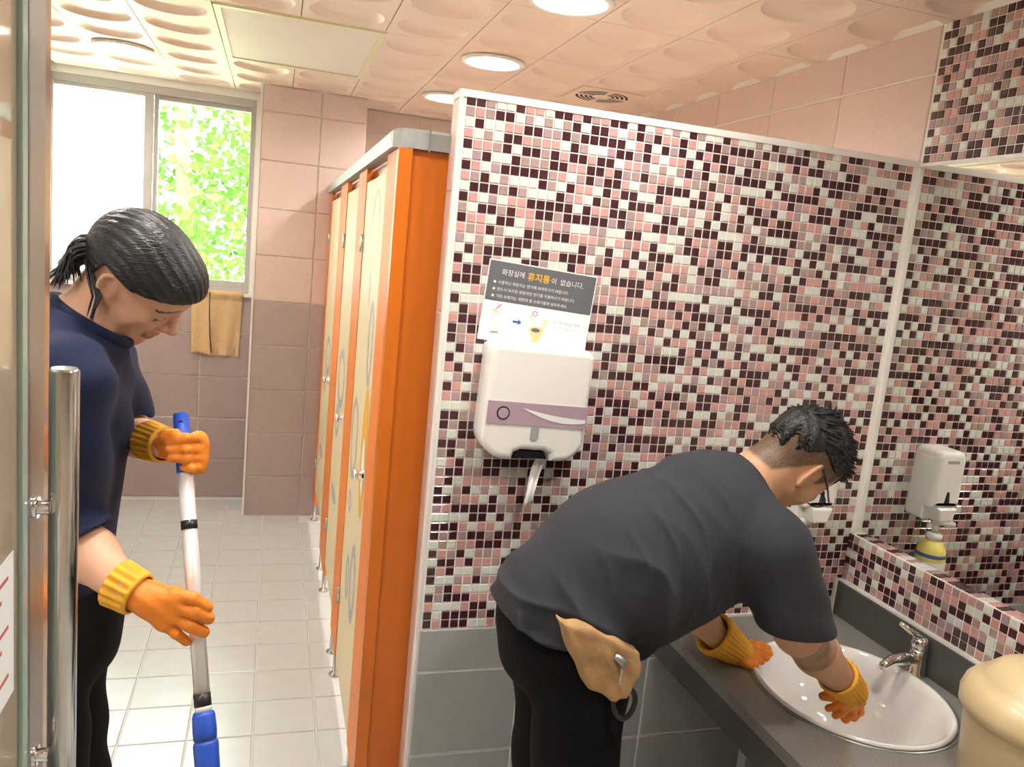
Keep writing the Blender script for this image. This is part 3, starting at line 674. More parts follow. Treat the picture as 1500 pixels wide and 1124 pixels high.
for k in range(13):
    s = k / 12; x = 0.052 - 0.030 * math.sin(s * 1.7) - 0.006 * s; z = 0.020 - 0.150 * s; y = -0.062 + 0.010 * math.sin(s * 6); wv = 0.017 * (1 - 0.55 * s)
    row = [tail.verts.new((x - wv, y, z)), tail.verts.new((x - wv * 0.3, y - 0.008, z)), tail.verts.new((x + wv * 0.4, y + 0.004, z + 0.002)), tail.verts.new((x + wv, y - 0.006, z + 0.004))]
    if pr:
        for q in range(3): tail.faces.new((pr[q], pr[q + 1], row[q + 1], row[q])).smooth = True
    pr = row
tl = link('tissue_tail', bm_mesh(tail), M['tissue'], td); tl.modifiers.new('t', 'SOLIDIFY').thickness = 0.0015

sdp = empty('soap_dispenser', (1.545, YP - 0.001, 0.93)); tag(sdp, 'white soap dispenser on the partition near the mirror corner, seen reflected in the mirror', 'dispenser')
link('housing', extrude_outline(rrect(-0.055, 0.045, 0.055, 0.225, [0.008, 0.008, 0.03, 0.03], 6), -0.098, 0.0, 'y', bev=0.018, seg=4), M['whiteplastic'], sdp)
link('lower_shell', extrude_outline(rrect(-0.055, 0.0, 0.055, 0.05, [0.012, 0.012, 0.002, 0.002], 4), -0.066, 0.0, 'y', bev=0.006), M['whiteplastic'], sdp)
link('push_lever', extrude_outline([(-0.036, 0.048), (0.036, 0.048), (0.022, 0.004), (-0.022, 0.004)], -0.110, -0.064, 'y', bev=0.006), M['whiteplastic'], sdp)
link('level_window', extrude_outline([(-0.010, 0.062), (0.010, 0.062), (0.004, 0.098), (-0.004, 0.098)], -0.0992, -0.097, 'y'), M['black'], sdp)
link('lid_seam', extrude_outline(rrect(-0.022, 0.188, 0.022, 0.196, 0.003, 3), -0.0990, -0.097, 'y'), M['greyplastic'], sdp)

pb = empty('pump_bottle', (1.522, 1.905, ZT)); tag(pb, 'yellow soap pump bottle on the counter, seen reflected in the mirror', 'bottle')
link('bottle_body', lathe_me([(0.0, 0.0), (0.042, 0.001), (0.045, 0.008), (0.045, 0.20), (0.042, 0.225), (0.030, 0.247), (0.018, 0.256), (0.018, 0.262)], 28), M['soap'], pb)
link('label_sleeve', lathe_me([(0.0455, 0.04), (0.0459, 0.042), (0.0459, 0.19), (0.0455, 0.192)], 28), M['whiteplastic'], pb)
link('label_stripe', lathe_me([(0.0460, 0.205), (0.0464, 0.206), (0.0450, 0.216), (0.0446, 0.216)], 28), M['ink_blue'], pb)
link('collar', lathe_me([(0.018, 0.256), (0.024, 0.256), (0.024, 0.276), (0.012, 0.28)], 20), M['whiteplastic'], pb)
tube('pump_stem', [(0, 0, 0.278), (0, 0, 0.31)], 0.010, M['whiteplastic'], pb); tube('pump_nozzle', [(0.018, 0.0, 0.316), (-0.012, -0.012, 0.318), (-0.045, -0.025, 0.310)], [0.013, 0.013, 0.009], M['whiteplastic'], pb)

bn = empty('waste_bin', (1.535, 1.095, ZT)); tag(bn, 'cream plastic bin with domed lid at the near end of the counter', 'bin')
link('bin_body', lathe_me([(0.0, 0.0), (0.128, 0.0), (0.134, 0.01), (0.146, 0.18), (0.148, 0.19)], 48), M['creamplastic'], bn)
link('lid', lathe_me([(0.150, 0.178), (0.157, 0.184), (0.158, 0.206), (0.152, 0.226), (0.136, 0.242), (0.126, 0.246), (0.120, 0.256), (0.100, 0.276), (0.07, 0.288), (0.035, 0.294), (0.0, 0.296)], 48), M['creamplastic'], bn)

# ------------------------------------------------------------------ poster (flat print)
po = empty('notice_poster', (0.6565, YP - 0.004, 1.4845)); tag(po, 'grey and white notice poster taped above the tissue dispenser', 'poster'); po.rotation_euler = (0, math.radians(4.2), 0)
PWd, PHt = 0.296, 0.205
box('sheet', (-PWd / 2, -0.0012, -PHt / 2), (PWd / 2, 0.0, PHt / 2), M['paper'], po)
box('header', (-PWd / 2 + 0.003, -0.0018, 0.0), (PWd / 2 - 0.003, -0.0012, PHt / 2 - 0.003), M['postergrey'], po)
def text(name, s, x, z, size, m, parent, align='LEFT', y=-0.0021, bold=0.0):
    c = bpy.data.curves.new(name, 'FONT'); c.body = s; c.size = size; c.align_x = align; c.offset = bold
    o = bpy.data.objects.new(name, c); COL.objects.link(o); dg = bpy.context.evaluated_depsgraph_get()
    me = bpy.data.meshes.new_from_object(o.evaluated_get(dg)); bpy.data.objects.remove(o); bpy.data.curves.remove(c)
    me.materials.clear(); t = link(name, me, m, parent); t.location = (x, y, z); t.rotation_euler = (math.radians(90), 0, 0); return t
text('lettering', '화장실에', -0.112, 0.068, 0.0170, M['ink_white'], po)
text('lettering', '휴지통', -0.043, 0.065, 0.0225, M['ink_orange'], po, bold=0.0004)
text('lettering', '이  없습니다.', 0.022, 0.066, 0.0170, M['ink_white'], po)
for k, s in enumerate(('사용하신 화장지는 변기에 버려주시기 바랍니다.', '반드시 비치된 화장지만 변기를 이용하시기 바랍니다.', '기타 쓰레기는 세면대 옆 쓰레기통에 넣어주세요.')):
    z = 0.044 - 0.0175 * k
    text('lettering', s, -0.118, z, 0.0098, M['ink_white'], po)
    link('bullet', extrude_outline([(-0.126 + 0.0034 * math.cos(2 * math.pi * q / 14), z + 0.0035 + 0.0034 * math.sin(2 * math.pi * q / 14)) for q in range(14)], -0.0022, -0.0018, 'y'), M['ink_white'], po)
text('lettering', '깨끗한 화장실 문화', 0.045, -0.036, 0.0098, M['ink_lblue'], po); text('lettering', '우리의 얼굴입니다.', 0.045, -0.050, 0.0098, M['ink_lblue'], po)
def flat(name, pts, m, y=-0.0016): return link(name, extrude_outline(pts, y, -0.0012, 'y'), m, po)
flat('arrow', [(-0.062, -0.043), (-0.048, -0.043), (-0.048, -0.038), (-0.038, -0.046), (-0.048, -0.054), (-0.048, -0.049), (-0.062, -0.049)], M['ink_blue'])
for s in (1, -1): flat('cross', [(-0.106 + 0.006 * q * 1 - 0.0012 * s, -0.014 + s * 0.007 * q) for q in (-1, 1)] + [(-0.106 + 0.006 * q + 0.0022, -0.014 + s * 0.007 * q) for q in (1, -1)], M['ink_red'])
flat('hand', [(-0.122, -0.022), (-0.112, -0.020), (-0.098, -0.032), (-0.096, -0.040), (-0.102, -0.036), (-0.112, -0.030), (-0.121, -0.028)], M['ink_peach'])
flat('bin_drawing', [(-0.118, -0.048), (-0.092, -0.048), (-0.096, -0.080), (-0.114, -0.080)], mat('ink_pale_grey', (0.70, 0.72, 0.73), 0.6))
flat('bin_drawing', [(-0.122, -0.078), (-0.090, -0.078), (-0.094, -0.086), (-0.118, -0.086)], mat('ink_grey', (0.58, 0.61, 0.63), 0.6))
def ringp(cx, cz, r, w_, m):
    bm = bmesh.new(); pv = None
    for k in range(25):
        a = 2 * math.pi * k / 24; A = bm.verts.new((cx + r * math.cos(a), -0.0017, cz + r * math.sin(a))); B_ = bm.verts.new((cx + (r - w_) * math.cos(a), -0.0017, cz + (r - w_) * math.sin(a)))
        if pv: bm.faces.new((pv[0], A, B_, pv[1]))
        pv = (A, B_)
    return link('circle', bm_mesh(bm), m, po)
ringp(-0.006, -0.018, 0.007, 0.002, M['ink_red'])
flat('hand', [(-0.022, -0.022), (-0.014, -0.024), (0.0, -0.036), (0.004, -0.044), (-0.004, -0.040), (-0.018, -0.030)], M['ink_peach'])
EP = lambda cx, cz, a, b, t, n=22: [(cx + a * math.cos(2 * math.pi * k / n) * math.cos(t) - b * math.sin(2 * math.pi * k / n) * math.sin(t), cz + a * math.cos(2 * math.pi * k / n) * math.sin(t) + b * math.sin(2 * math.pi * k / n) * math.cos(t)) for k in range(n)]
flat('toilet_drawing', [(-0.014, -0.062), (0.022, -0.062), (0.020, -0.078), (0.014, -0.094), (-0.002, -0.094), (-0.006, -0.078)], M['ink_tan'])
flat('toilet_drawing', EP(0.004, -0.060, 0.020, 0.010, 0.0), M['ink_tan'], -0.0018); flat('toilet_drawing', EP(0.003, -0.060, 0.012, 0.0055, 0.0), M['postergrey'], -0.0020)
flat('toilet_drawing', EP(0.023, -0.043, 0.018, 0.0075, 1.25), M['ink_peach'], -0.0017)

# ------------------------------------------------------------------ glass entrance door (open, seen along its leaf)
DX = -0.234
dr = empty('door_1', (DX, 0.1, 0)); tag(dr, 'open glass entrance door with a steel edge and a tubular pull handle', 'door', kind='structure')
def db(n, a, b, m, bev=0.0): return loc_parent(box(n, a, b, m, bev=bev), dr)
db('glass_pane', (DX - 0.012, 0.12, 0.012), (DX, 0.886, 2.2), M['doorglass'], 0.001)
db('stile', (DX - 0.026, 0.886, 0.012), (DX + 0.006, 0.944, 2.2), M['steel_d'], 0.003)
db('edge_strip', (DX - 0.022, 0.944, 0.012), (DX + 0.002, 0.980, 2.2), mat('edge_strip_rose_reflection', (0.52, 0.36, 0.28), 0.16, 0.75), 0.003)  # rose base colour paints the room's salmon reflection onto the polished edge
db('glass_bead', (DX - 0.001, 0.868, 0.012), (DX + 0.005, 0.886, 2.2), mat('glass_edge_green', (0.45, 0.62, 0.56), 0.15, trans=0.3), 0.002)
hb = loc_parent(tube('pull_handle', [(DX + 0.031, 0.915, 0.80), (DX + 0.031, 0.915, 1.446), (DX + 0.031, 0.915, 1.4495)], [0.0145, 0.0145, 0.0125], M['steel'], seg=24), dr); hb['label'] = 'polished steel pull bar'
hb2 = loc_parent(tube('pull_handle', [(DX - 0.072, 0.915, 0.80), (DX - 0.072, 0.915, 1.446), (DX - 0.072, 0.915, 1.4495)], [0.0145, 0.0145, 0.0125], M['steel'], seg=24), dr)
for z in (1.303, 1.018):
    loc_parent(tube('standoff', [(DX - 0.062, 0.900, z), (DX + 0.022, 0.900, z)], 0.0075, M['chrome'], seg=14), dr)
    loc_parent(tube('standoff_collar', [(DX + 0.004, 0.900, z), (DX + 0.011, 0.900, z)], 0.0115, M['chrome'], seg=16), dr)
st = empty('door_sticker', (DX + 0.0006, 0.84, 1.2)); tag(st, 'white sticker with red lettering on the glass door', 'sticker')
box('sticker_sheet', (0, -0.10, -0.075), (0.0006, 0.012, 0.075), M['paper'], st)
for k in range(7): box('sticker_print', (0.0006, -0.085, 0.052 - 0.017 * k), (0.0009, -0.006 - 0.02 * (k % 3), 0.056 - 0.017 * k), M['ink_red'], st)

# ================================================================== PEOPLE
class Frame:
    """head-local coordinates: x ahead, y to the person's left, z up"""
    def __init__(s, o, fwd, up, k=1.0):
        s.k = k
        f = Vector(fwd).normalized(); u = Vector(up); u = (u - f * u.dot(f)).normalized(); l = u.cross(f)
        s.o = Vector(o); s.f, s.l, s.u = f, l, u
    def loc(s, P):
        x, y, z = P[0] - s.o.x, P[1] - s.o.y, P[2] - s.o.z
        k = s.k
        return ((x * s.f.x + y * s.f.y + z * s.f.z) / k, (x * s.l.x + y * s.l.y + z * s.l.z) / k, (x * s.u.x + y * s.u.y + z * s.u.z) / k)
    def w(s, p): return s.o + (s.f * p[0] + s.l * p[1] + s.u * p[2]) * s.k
def camdir(r, d, f): return AX_R * r + AX_D * d + AX_F * f

def cranium(L): return smin(el(L, (-0.014, 0, 0.034), (0.099, 0.077, 0.088)), el(L, (0.028, 0, -0.022), (0.066, 0.062, 0.088)), 0.03)
def head_sdf(L):
    d = smin(cranium(L), el(L, (0.040, 0, 0.050), (0.062, 0.063, 0.058)), 0.02); ay = np.abs(L[1]); A = (L[0], ay, L[2])
    d = smin(d, rc(A, (0.0, 0.050, -0.055), (0.066, 0.014, -0.098), 0.018, 0.015), 0.025)
    d = smin(d, rc(A, (0.074, 0, -0.100), (0.074, 0.008, -0.100), 0.017, 0.016), 0.018)
    d = smin(d, rc(A, (0.058, 0.042, -0.018), (0.050, 0.046, -0.034), 0.024, 0.022), 0.022)     # cheek bones
    d = smin(d, rc(A, (0.080, 0.0, 0.026), (0.070, 0.042, 0.024), 0.015, 0.011), 0.016)          # brow
    d = smax(d, -rc(A, (0.102, 0.030, 0.004), (0.094, 0.044, 0.002), 0.013, 0.010), 0.012)       # eye sockets
    d = smin(d, rc(A, (0.076, 0.031, 0.004), (0.076, 0.033, 0.004), 0.0140, 0.0140), 0.004)      # lids over the eyeball
    d = smin(d, rc(A, (0.092, 0, 0.014), (0.113, 0, -0.028), 0.0075, 0.0115), 0.010)             # nose
    d = smin(d, rc(A, (0.100, 0.011, -0.032), (0.096, 0.013, -0.033), 0.0085, 0.0075), 0.006)
    d = smin(d, el(A, (0.090, 0, -0.060), (0.012, 0.024, 0.007)), 0.006); d = smin(d, el(A, (0.087, 0, -0.073), (0.012, 0.020, 0.0075)), 0.006)
    d = smax(d, -el(A, (0.102, 0, -0.0665), (0.014, 0.022, 0.0018)), 0.003)
    ex, ey, ez = A[0] + 0.014 + 0.22 * A[2], A[1] - 0.079 - 0.45 * (-A[0] - 0.014), A[2] + 0.002
    ear = el((ex, ey, ez), (0, 0, 0), (0.021, 0.0075, 0.034))
    ear = smax(ear, -el((ex - 0.001, ey - 0.0065, ez - 0.005), (0, 0, 0), (0.013, 0.0075, 0.021)), 0.003)
    ear = smin(ear, el(A, (-0.006, 0.076, -0.030), (0.010, 0.006, 0.011)), 0.006)
    ear = smin(ear, rc(A, (-0.010, 0.070, 0.012), (-0.010, 0.070, -0.018), 0.010, 0.009), 0.006)
    return smin(d, ear, 0.006)

def build_person(p):
    """p: dict of joints; returns the root empty with body, clothing and hair as children"""
    root = empty('person', p['base'])
    return root
def N(v): return np.array(v, np.float32)

# ---------------- person with the mop pole
H1 = Frame(at(203, 409, 1.49), camdir(0.624, 0.743, 0.24), camdir(0.682, -0.573, -0.40), 0.87)
n1 = at(119, 492, 1.50); c1 = at(84, 590, 1.51); w1 = at(58, 780, 1.54); pv1 = at(62, 880, 1.55)
Rs1 = at(94, 562, 1.345); Re1 = at(92, 775, 1.41); Rw1 = at(184, 862, 1.27)
Ls1 = at(146, 535, 1.64); Le1 = at(190, 638, 1.71); Lw1 = at(232, 650, 1.455)
person1 = empty('person', (pv1.x, pv1.y, 0)); tag(person1, 'person in navy t-shirt with a black ponytail holding a white and blue pole', 'person')
def arms1(P):
    d = chain(P, (Rs1, Re1, Re1.lerp(Rw1, 0.45), Rw1), (0.050, 0.041, 0.040, 0.027), 0.02)
    return smin(d, chain(P, (Ls1, Le1, Le1.lerp(Lw1, 0.45), Lw1), (0.048, 0.037, 0.034, 0.025), 0.02), 0.01)
def neck1(P): return rc(P, n1 + Vector((-0.01, 0, -0.02)), H1.w((-0.022, 0, -0.035)), 0.060, 0.054)
def torso1(P):
    d = el(P, c1, (0.090, 0.145, 0.175)); d = smin(d, el(P, w1, (0.090, 0.135, 0.20)), 0.06)
    return smin(d, rc(P, Rs1 + Vector((-0.01, 0.02, 0.0)), Ls1 + Vector((-0.01, -0.02, 0)), 0.055, 0.055), 0.05)
def body1(P):
    d = smin(torso1(P), neck1(P), 0.035); d = smin(d, head_sdf(H1.loc(P)) * 0.87, 0.018)
    return smin(d, arms1(P), 0.03)
me = mesh_sdf('body', body1, (-0.56, 1.18, 0.80), (0.02, 1.86, 1.66), 0.0036)
fc = face_centres(me); L = H1.loc((fc[:, 0], fc[:, 1], fc[:, 2])); mi = np.zeros(len(fc), np.int32)
lip = (L[0] > 0.080) & (np.abs(L[1]) < 0.023 - 0.3 * np.abs(L[2] + 0.0665)) & (np.abs(L[2] + 0.0665) < 0.012); mi[lip] = 1
brow = (L[0] > 0.045) & (np.abs(np.abs(L[1]) - 0.036) < 0.022) & (np.abs(L[2] - (0.031 - 0.25 * (np.abs(L[1]) - 0.03))) < 0.0030); mi[brow] = 2
lash = (L[0] > 0.05) & (np.abs(np.abs(L[1]) - 0.034) < 0.015) & (np.abs(L[2] + 0.003) < 0.0026); mi[lash] = 2
me.polygons.foreach_set('material_index', mi)
loc_parent(link('body', me, [M['skin1'], M['lip'], M['hairdark']]), person1)['label'] = 'warm skin of face, neck and forearms'
# t-shirt
def fold(P, a, b, c, f, ph): return np.sin((P[0] * a + P[1] * b + P[2] * c) * f + ph + 1.3 * np.sin(P[2] * 11 + P[1] * 7))
fd1 = (Rw1 - Re1).normalized(); ud1 = (Le1 - Ls1).normalized()
hm1 = Vector((0.45, -0.25, -0.85)).normalized(); hp1 = Re1 + fd1 * 0.035 + Vector((0, 0, 0.0))
nax1 = (H1.w((-0.022, 0, -0.035)) - n1).normalized()
def shirt1(P):
    d = el(P, c1 + Vector((0, 0, -0.01)), (0.106, 0.168, 0.20)); lw = w1 + Vector((0.012, 0, -0.05)); d = smin(d, rc((P[0], (P[1] - 1.53) * 0.72 + 1.53, P[2]), c1 + Vector((0.0, 0.02, -0.05)), lw, 0.104, 0.108), 0.05)
    d = smin(d, rc(P, Rs1 + Vector((-0.012, 0.03, 0.002)), Ls1 + Vector((-0.012, -0.03, 0.002)), 0.068, 0.068), 0.05)
    d = smin(d, rc(P, c1 + Vector((0, 0, 0.05)), n1 + Vector((-0.004, 0, -0.006)), 0.09, 0.072), 0.03)
    sR = smax(chain(P, (Rs1, Re1, Re1 + fd1 * 0.12), (0.068, 0.063, 0.063), 0.02), plane(P, hp1, hm1), 0.008)
    sL = smax(rc(P, Ls1, Ls1 + ud1 * 0.3, 0.066, 0.062), plane(P, Ls1 + ud1 * 0.125, ud1), 0.008)
    d = smin(smin(d, sR, 0.035), sL, 0.03)
    d = d + 0.0030 * fold(P, 0.5, 0.5, 0.7, 62, 0.0) * np.clip((1.40 - P[2]) * 6, 0, 1) + 0.002 * fold(P, -0.6, 0.3, 0.6, 95, 2.0)
    d = smax(d, -(P[2] - 0.86), 0.006)                                             # hem
    d = smax(d, -rc(P, n1 + nax1 * 0.078, n1 + nax1 * 0.25, 0.082, 0.12), 0.006)   # neckline
    hol = np.minimum(np.maximum(arms1(P) - 0.008, -np.maximum(plane(P, hp1 - hm1 * 0.025, hm1) - 5 * (P[1] > 1.56), plane(P, Ls1 + ud1 * 0.10, ud1) - 5 * (P[1] < 1.56))), neck1(P) - 0.008)
    return smax(d, -hol, 0.004)
me = mesh_sdf('t_shirt', shirt1, (-0.60, 1.14, 0.82), (0.0, 1.86, 1.50), 0.0045)
sh1 = loc_parent(link('t_shirt', me, M['navy']), person1); sh1['label'] = 'navy cotton t-shirt'
bm = bmesh.new(); cu = nax1.orthogonal().normalized(); cv_ = nax1.cross(cu); cn = n1 + nax1 * 0.030
tube_into(bm, [cn + (cu * math.cos(q) + cv_ * math.sin(q)) * 0.066 for q in [2 * math.pi * k / 40 for k in range(41)]], 0.0105, 10, cap=False)
cl = link('collar', bm_mesh(bm), M['navy']); cl.parent = sh1
# trousers and shoes
def legs(P, pv, r0, hips, knees, ankles):
    d = el(P, pv, (0.140, 0.172, 0.165))
    for h_, k_, a_ in zip(hips, knees, ankles): d = smin(d, chain(P, (h_, k_, a_), (r0, r0 * 0.84, r0 * 0.66), 0.04), 0.03)
    return d + 0.003 * fold(P, 0.3, 0.4, 0.8, 40, 1.0)
hx, hy = pv1.x, pv1.y
me = mesh_sdf('trousers', lambda P: smax(legs(P, (hx, hy, 0.87), 0.092, [(hx, hy - 0.09, 0.82), (hx, hy + 0.09, 0.82)], [(hx + 0.03, hy - 0.09, 0.46), (hx + 0.02, hy + 0.10, 0.46)], [(hx, hy - 0.09, 0.09), (hx - 0.02, hy + 0.10, 0.09)]), P[2] - 0.95, 0.01), (hx - 0.2, hy - 0.25, 0.02), (hx + 0.22, hy + 0.27, 1.0), 0.009)
loc_parent(link('trousers', me, M['trouser']), person1)
def shoe(P, x, y): return smax(smin(rc(P, (x - 0.05, y, 0.045), (x + 0.13, y, 0.032), 0.045, 0.036), rc(P, (x - 0.01, y, 0.05), (x, y, 0.10), 0.045, 0.042), 0.03), -(P[2] - 0.0045), 0.003)
for y, dx in ((hy - 0.09, 0.0), (hy + 0.10, -0.02)):
    loc_parent(link('shoe', mesh_sdf('shoe', lambda P: shoe(P, hx + dx, y), (hx - 0.2, y - 0.1, -0.02), (hx + 0.25, y + 0.1, 0.18), 0.007), M['black']), person1)
# hair: swept back cap, ponytail, loose locks
def hair1(P):
    L = H1.loc(P); ang = np.arctan2(L[1], L[2] + 0.02); base = smin(cranium(L), el(L, (0.040, 0, 0.050), (0.062, 0.063, 0.058)), 0.02)
    d = base - 0.012 + 0.0011 * np.sin(ang * 46 + 2 * np.sin(L[0] * 30)) + 0.0007 * np.sin(ang * 97 + L[0] * 40)
    t = np.clip((L[0] + 0.062) / 0.020, 0, 1); t = t * t * (3 - 2 * t)
    zb = (0.030 + 0.44 * np.maximum(0, L[0] - 0.02)) * t + (-0.055 + 0.2 * (L[0] + 0.05)) * (1 - t)
    return smax(d, (zb - L[2]) * 0.7, 0.006)
me = mesh_sdf('hair', hair1, H1.o - Vector((0.2, 0.2, 0.2)), H1.o + Vector((0.2, 0.2, 0.2)), 0.003)
hr1 = loc_parent(link('hair', me, M['hairdark']), person1); hr1['label'] = 'black hair tied back'
pt0 = H1.w((-0.100, -0.004, 0.050))
pony = bmesh.new(); rs = np.random.default_rng(11)
P0 = at(152, 372, 1.47)
for k in range(150):
    a = rs.uniform(0, 2 * math.pi); q = math.sqrt(rs.uniform(0, 1)); spread = Vector((0, math.cos(a) * q, math.sin(a) * q))
    e = at(92 + rs.normal(0, 8) + 16 * spread.z, 405 + rs.normal(0, 8) - 10 * spread.z, 1.47 + spread.y * 0.035); m1 = at(125, 352 + 6 * (1 - spread.z), 1.47) + spread * 0.016; m2 = at(98 + 7 * spread.z, 365 - 10 * spread.z, 1.47) + spread * 0.026
    s0 = P0 + spread * 0.010
    pts = []
    for t in np.linspace(0, 1, 9):
        b0, b1, b2, b3 = (1 - t) ** 3, 3 * t * (1 - t) ** 2, 3 * t * t * (1 - t), t ** 3; pts.append(s0 * b0 + m1 * b1 + m2 * b2 + e * b3)
    tube_into(pony, pts, [0.0034, 0.0036, 0.0036, 0.0036, 0.0034, 0.003, 0.0026, 0.0018, 0.0006], 5, cap=False)
o = link('ponytail', bm_mesh(pony), M['hairdark']); o.parent = hr1
tie = lathe_me([(0.010, -0.008), (0.019, -0.006), (0.021, 0.0), (0.019, 0.006), (0.010, 0.008)], 18); o = link('hair_tie', tie, M['black']); o.parent = hr1
o.matrix_world = Matrix.Translation(at(149, 370, 1.47) - Vector(person1.location)) @ (P0 - at(125, 355, 1.47)).to_track_quat('Z', 'X').to_matrix().to_4x4()
lk = bmesh.new()
lk2 = bmesh.new()
for k in range(9):
    j = rs.normal(0, 1, 3); a = H1.w((-0.072 + 0.004 * j[0], -0.062, -0.010)); b = at(141 + 3 * j[0], 434, 1.43); c = at(135 + 3 * j[1], 462 + 6 * j[2], 1.43)
    tube_into(lk, [a, a.lerp(b, 0.5) + Vector((0, -0.006, 0)), b, b.lerp(c, 0.6), c], [0.0022, 0.0024, 0.0022, 0.0016, 0.0004], 5, cap=False)
for k in range(14):
    j = rs.normal(0, 1, 3); a = at(276 + 2 * j[0], 372, 1.50); b = at(296 + 1.5 * j[0], 390, 1.50); c = at(302 + 2 * j[1], 424 - 5 * abs(j[2]), 1.50)
    tube_into(lk2, [a, a.lerp(b, 0.5), b, b.lerp(c, 0.5), c], [0.004, 0.004, 0.004, 0.003, 0.0008], 5, cap=False)
for q in (lk, lk2):
    o = link('loose_lock', bm_mesh(q), M['hairdark']); o.parent = hr1

# gloves ----------------------------------------------------------------------------------------------
def glove(person, name, wrist, inner, fingers, thumb, palm_r, fr, cuff, label, lo_pad=0.07, h=0.0024, cuffrib=26, cuffamp=0.0018):
    roots = [f[0] for f in fingers]
    def g(P):
        d = None
        for r0 in roots:
            e = chain(P, (wrist, inner, r0), (palm_r * 1.15, palm_r * 1.15, palm_r * 0.92), 0.012); d = e if d is None else smin(d, e, 0.014)
        for i, f in enumerate(fingers):
            s = [1.0, 1.05, 1.0, 0.86][i] * fr
            e = chain(P, f, [s * 1.08, s * 1.0, s * 0.93], 0.004); fg = e if i == 0 else smin(fg, e, 0.0008)
        d = smin(d, fg, 0.006)
        d = smin(d, chain(P, thumb, [fr * 1.45, fr * 1.15, fr * 1.0], 0.006), 0.008)
        return d + 0.0005 * np.sin(P[0] * 190 + P[2] * 240)
    allp = np.array([list(q) for f in fingers for q in f] + [list(q) for q in thumb] + [list(wrist), list(inner)])
    lo, hi = allp.min(0) - 0.05, allp.max(0) + 0.05
    o = loc_parent(link(name, mesh_sdf(name, g, lo, hi, h), M['glove']), person); o['label'] = label
    a, b, ra, rb = cuff; ax = (b - a).normalized(); u = ax.orthogonal().normalized(); v_ = ax.cross(u); Lc = (b - a).length
    bm = bmesh.new(); rings = []; NS = 96; prof = [(0.0, 0.86), (0.02, 1.0), (0.1, 1.02), (0.5, 1.0), (0.85, 1.0), (0.93, 1.06), (1.0, 1.03), (1.02, 0.9)]
    for t, s in prof:
        r = (ra + (rb - ra) * t) * s
        rings.append([bm.verts.new(a + ax * (Lc * t) + (u * math.cos(q) + v_ * math.sin(q)) * (r + (cuffamp * math.sin(q * cuffrib) if 0.05 < t < 0.9 else 0))) for q in [2 * math.pi * k / NS for k in range(NS)]])
    inner_r = [bm.verts.new(a + ax * (Lc * 0.05) + (u * math.cos(q) + v_ * math.sin(q)) * ra * 0.80) for q in [2 * math.pi * k / NS for k in range(NS)]]
    deep = [bm.verts.new(a + ax * (Lc * 0.8) + (u * math.cos(q) + v_ * math.sin(q)) * rb * 0.75) for q in [2 * math.pi * k / NS for k in range(NS)]]
    seq = [deep, inner_r] + rings
    for A, Bq in zip(seq, seq[1:]):
        for k in range(NS): bm.faces.new((A[k], A[(k + 1) % NS], Bq[(k + 1) % NS], Bq[k])).smooth = True
    bmesh.ops.recalc_face_normals(bm, faces=bm.faces[:])
    c = link('cuff', bm_mesh(bm), M['cuff']); c.parent = o; c['label'] = 'ribbed ochre cuff'
    return o
A = at
glove(person1, 'glove', A(196, 868, 1.268), A(222, 880, 1.262), [
    [A(254, 873, 1.252), A(284, 877, 1.243), A(304, 889, 1.249)], [A(256, 889, 1.250), A(285, 897, 1.240), A(306, 906, 1.246)],
    [A(250, 903, 1.250), A(279, 917, 1.240), A(299, 926, 1.246)], [A(240, 912, 1.252), A(258, 928, 1.244), A(273, 940, 1.250)]],
    [A(222, 882, 1.285), A(256, 892, 1.304), A(286, 906, 1.296)], 0.0165, 0.0098, (A(168, 852, 1.285), A(203, 871, 1.266), 0.036, 0.033), 'orange glove on the near hand', cuffrib=16, cuffamp=0.0028)
glove(person1, 'glove', A(232, 650, 1.455), A(262, 655, 1.450), [
    [A(292, 643, 1.412), A(272, 643, 1.374), A(250, 647, 1.382)], [A(294, 658, 1.410), A(273, 658, 1.372), A(250, 658, 1.380)],
    [A(292, 672, 1.406), A(273, 672, 1.370), A(251, 671, 1.378)], [A(289, 685, 1.400), A(280, 686, 1.370), A(269, 686, 1.374)]],
    [A(240, 648, 1.436), A(245, 639, 1.398), A(257, 635, 1.380)], 0.0150, 0.0085, (A(214, 644, 1.485), A(241, 652, 1.450), 0.034, 0.030), 'orange glove on the upper hand', cuffrib=22, cuffamp=0.002)

# telescopic pole ---------------------------------------------------------------------------------------
pa, pb2 = at(265, 607, 1.425), at(287.5, 905, 1.275); pdir = (pb2 - pa).normalized()
def pp(py):   # point on the pole axis seen at photo row py
    lo, hi = -0.1, 3.0
    for _ in range(40):
        m = (lo + hi) / 2; a, b, c = project(pa + pdir * m)
        if 562 + F_PX * b / c < py: lo = m
        else: hi = m
    return pa + pdir * lo
end = pa + pdir * ((pa.z - 0.03) / -pdir.z)
pole = empty('mop_pole', end); tag(pole, 'telescopic white pole with blue grips held upright by the person in navy', 'pole')
def pt(n, a, b, ra, rb, m, seg=20): return loc_parent(tube(n, [a, b], [ra, rb], m, seg=seg), pole)
pt('upper_tube', pp(690), pp(1018), 0.0122, 0.0122, M['polealu']); pt('grip_handle', pp(607), pp(693), 0.0125, 0.0138, M['blue'])
bmh = bmesh.new(); q0 = pp(617); tube_into(bmh, [q0 + Vector((0.0, -0.0128, 0)), q0 + Vector((0, -0.0136, 0))], [0.0042, 0.0042], 14); loc_parent(link('hanging_hole', bm_mesh(bmh), M['black']), pole)
pt('tape_band', pp(763), pp(776), 0.0130, 0.0130, M['black']); pt('tape_band', pp(1016), pp(1035), 0.0130, 0.0130, M['black']); pt('tube_collar', pp(1034), pp(1043), 0.0128, 0.0128, M['trim'])
b1, b2, b3 = pp(1043), pp(1084), pp(1150)
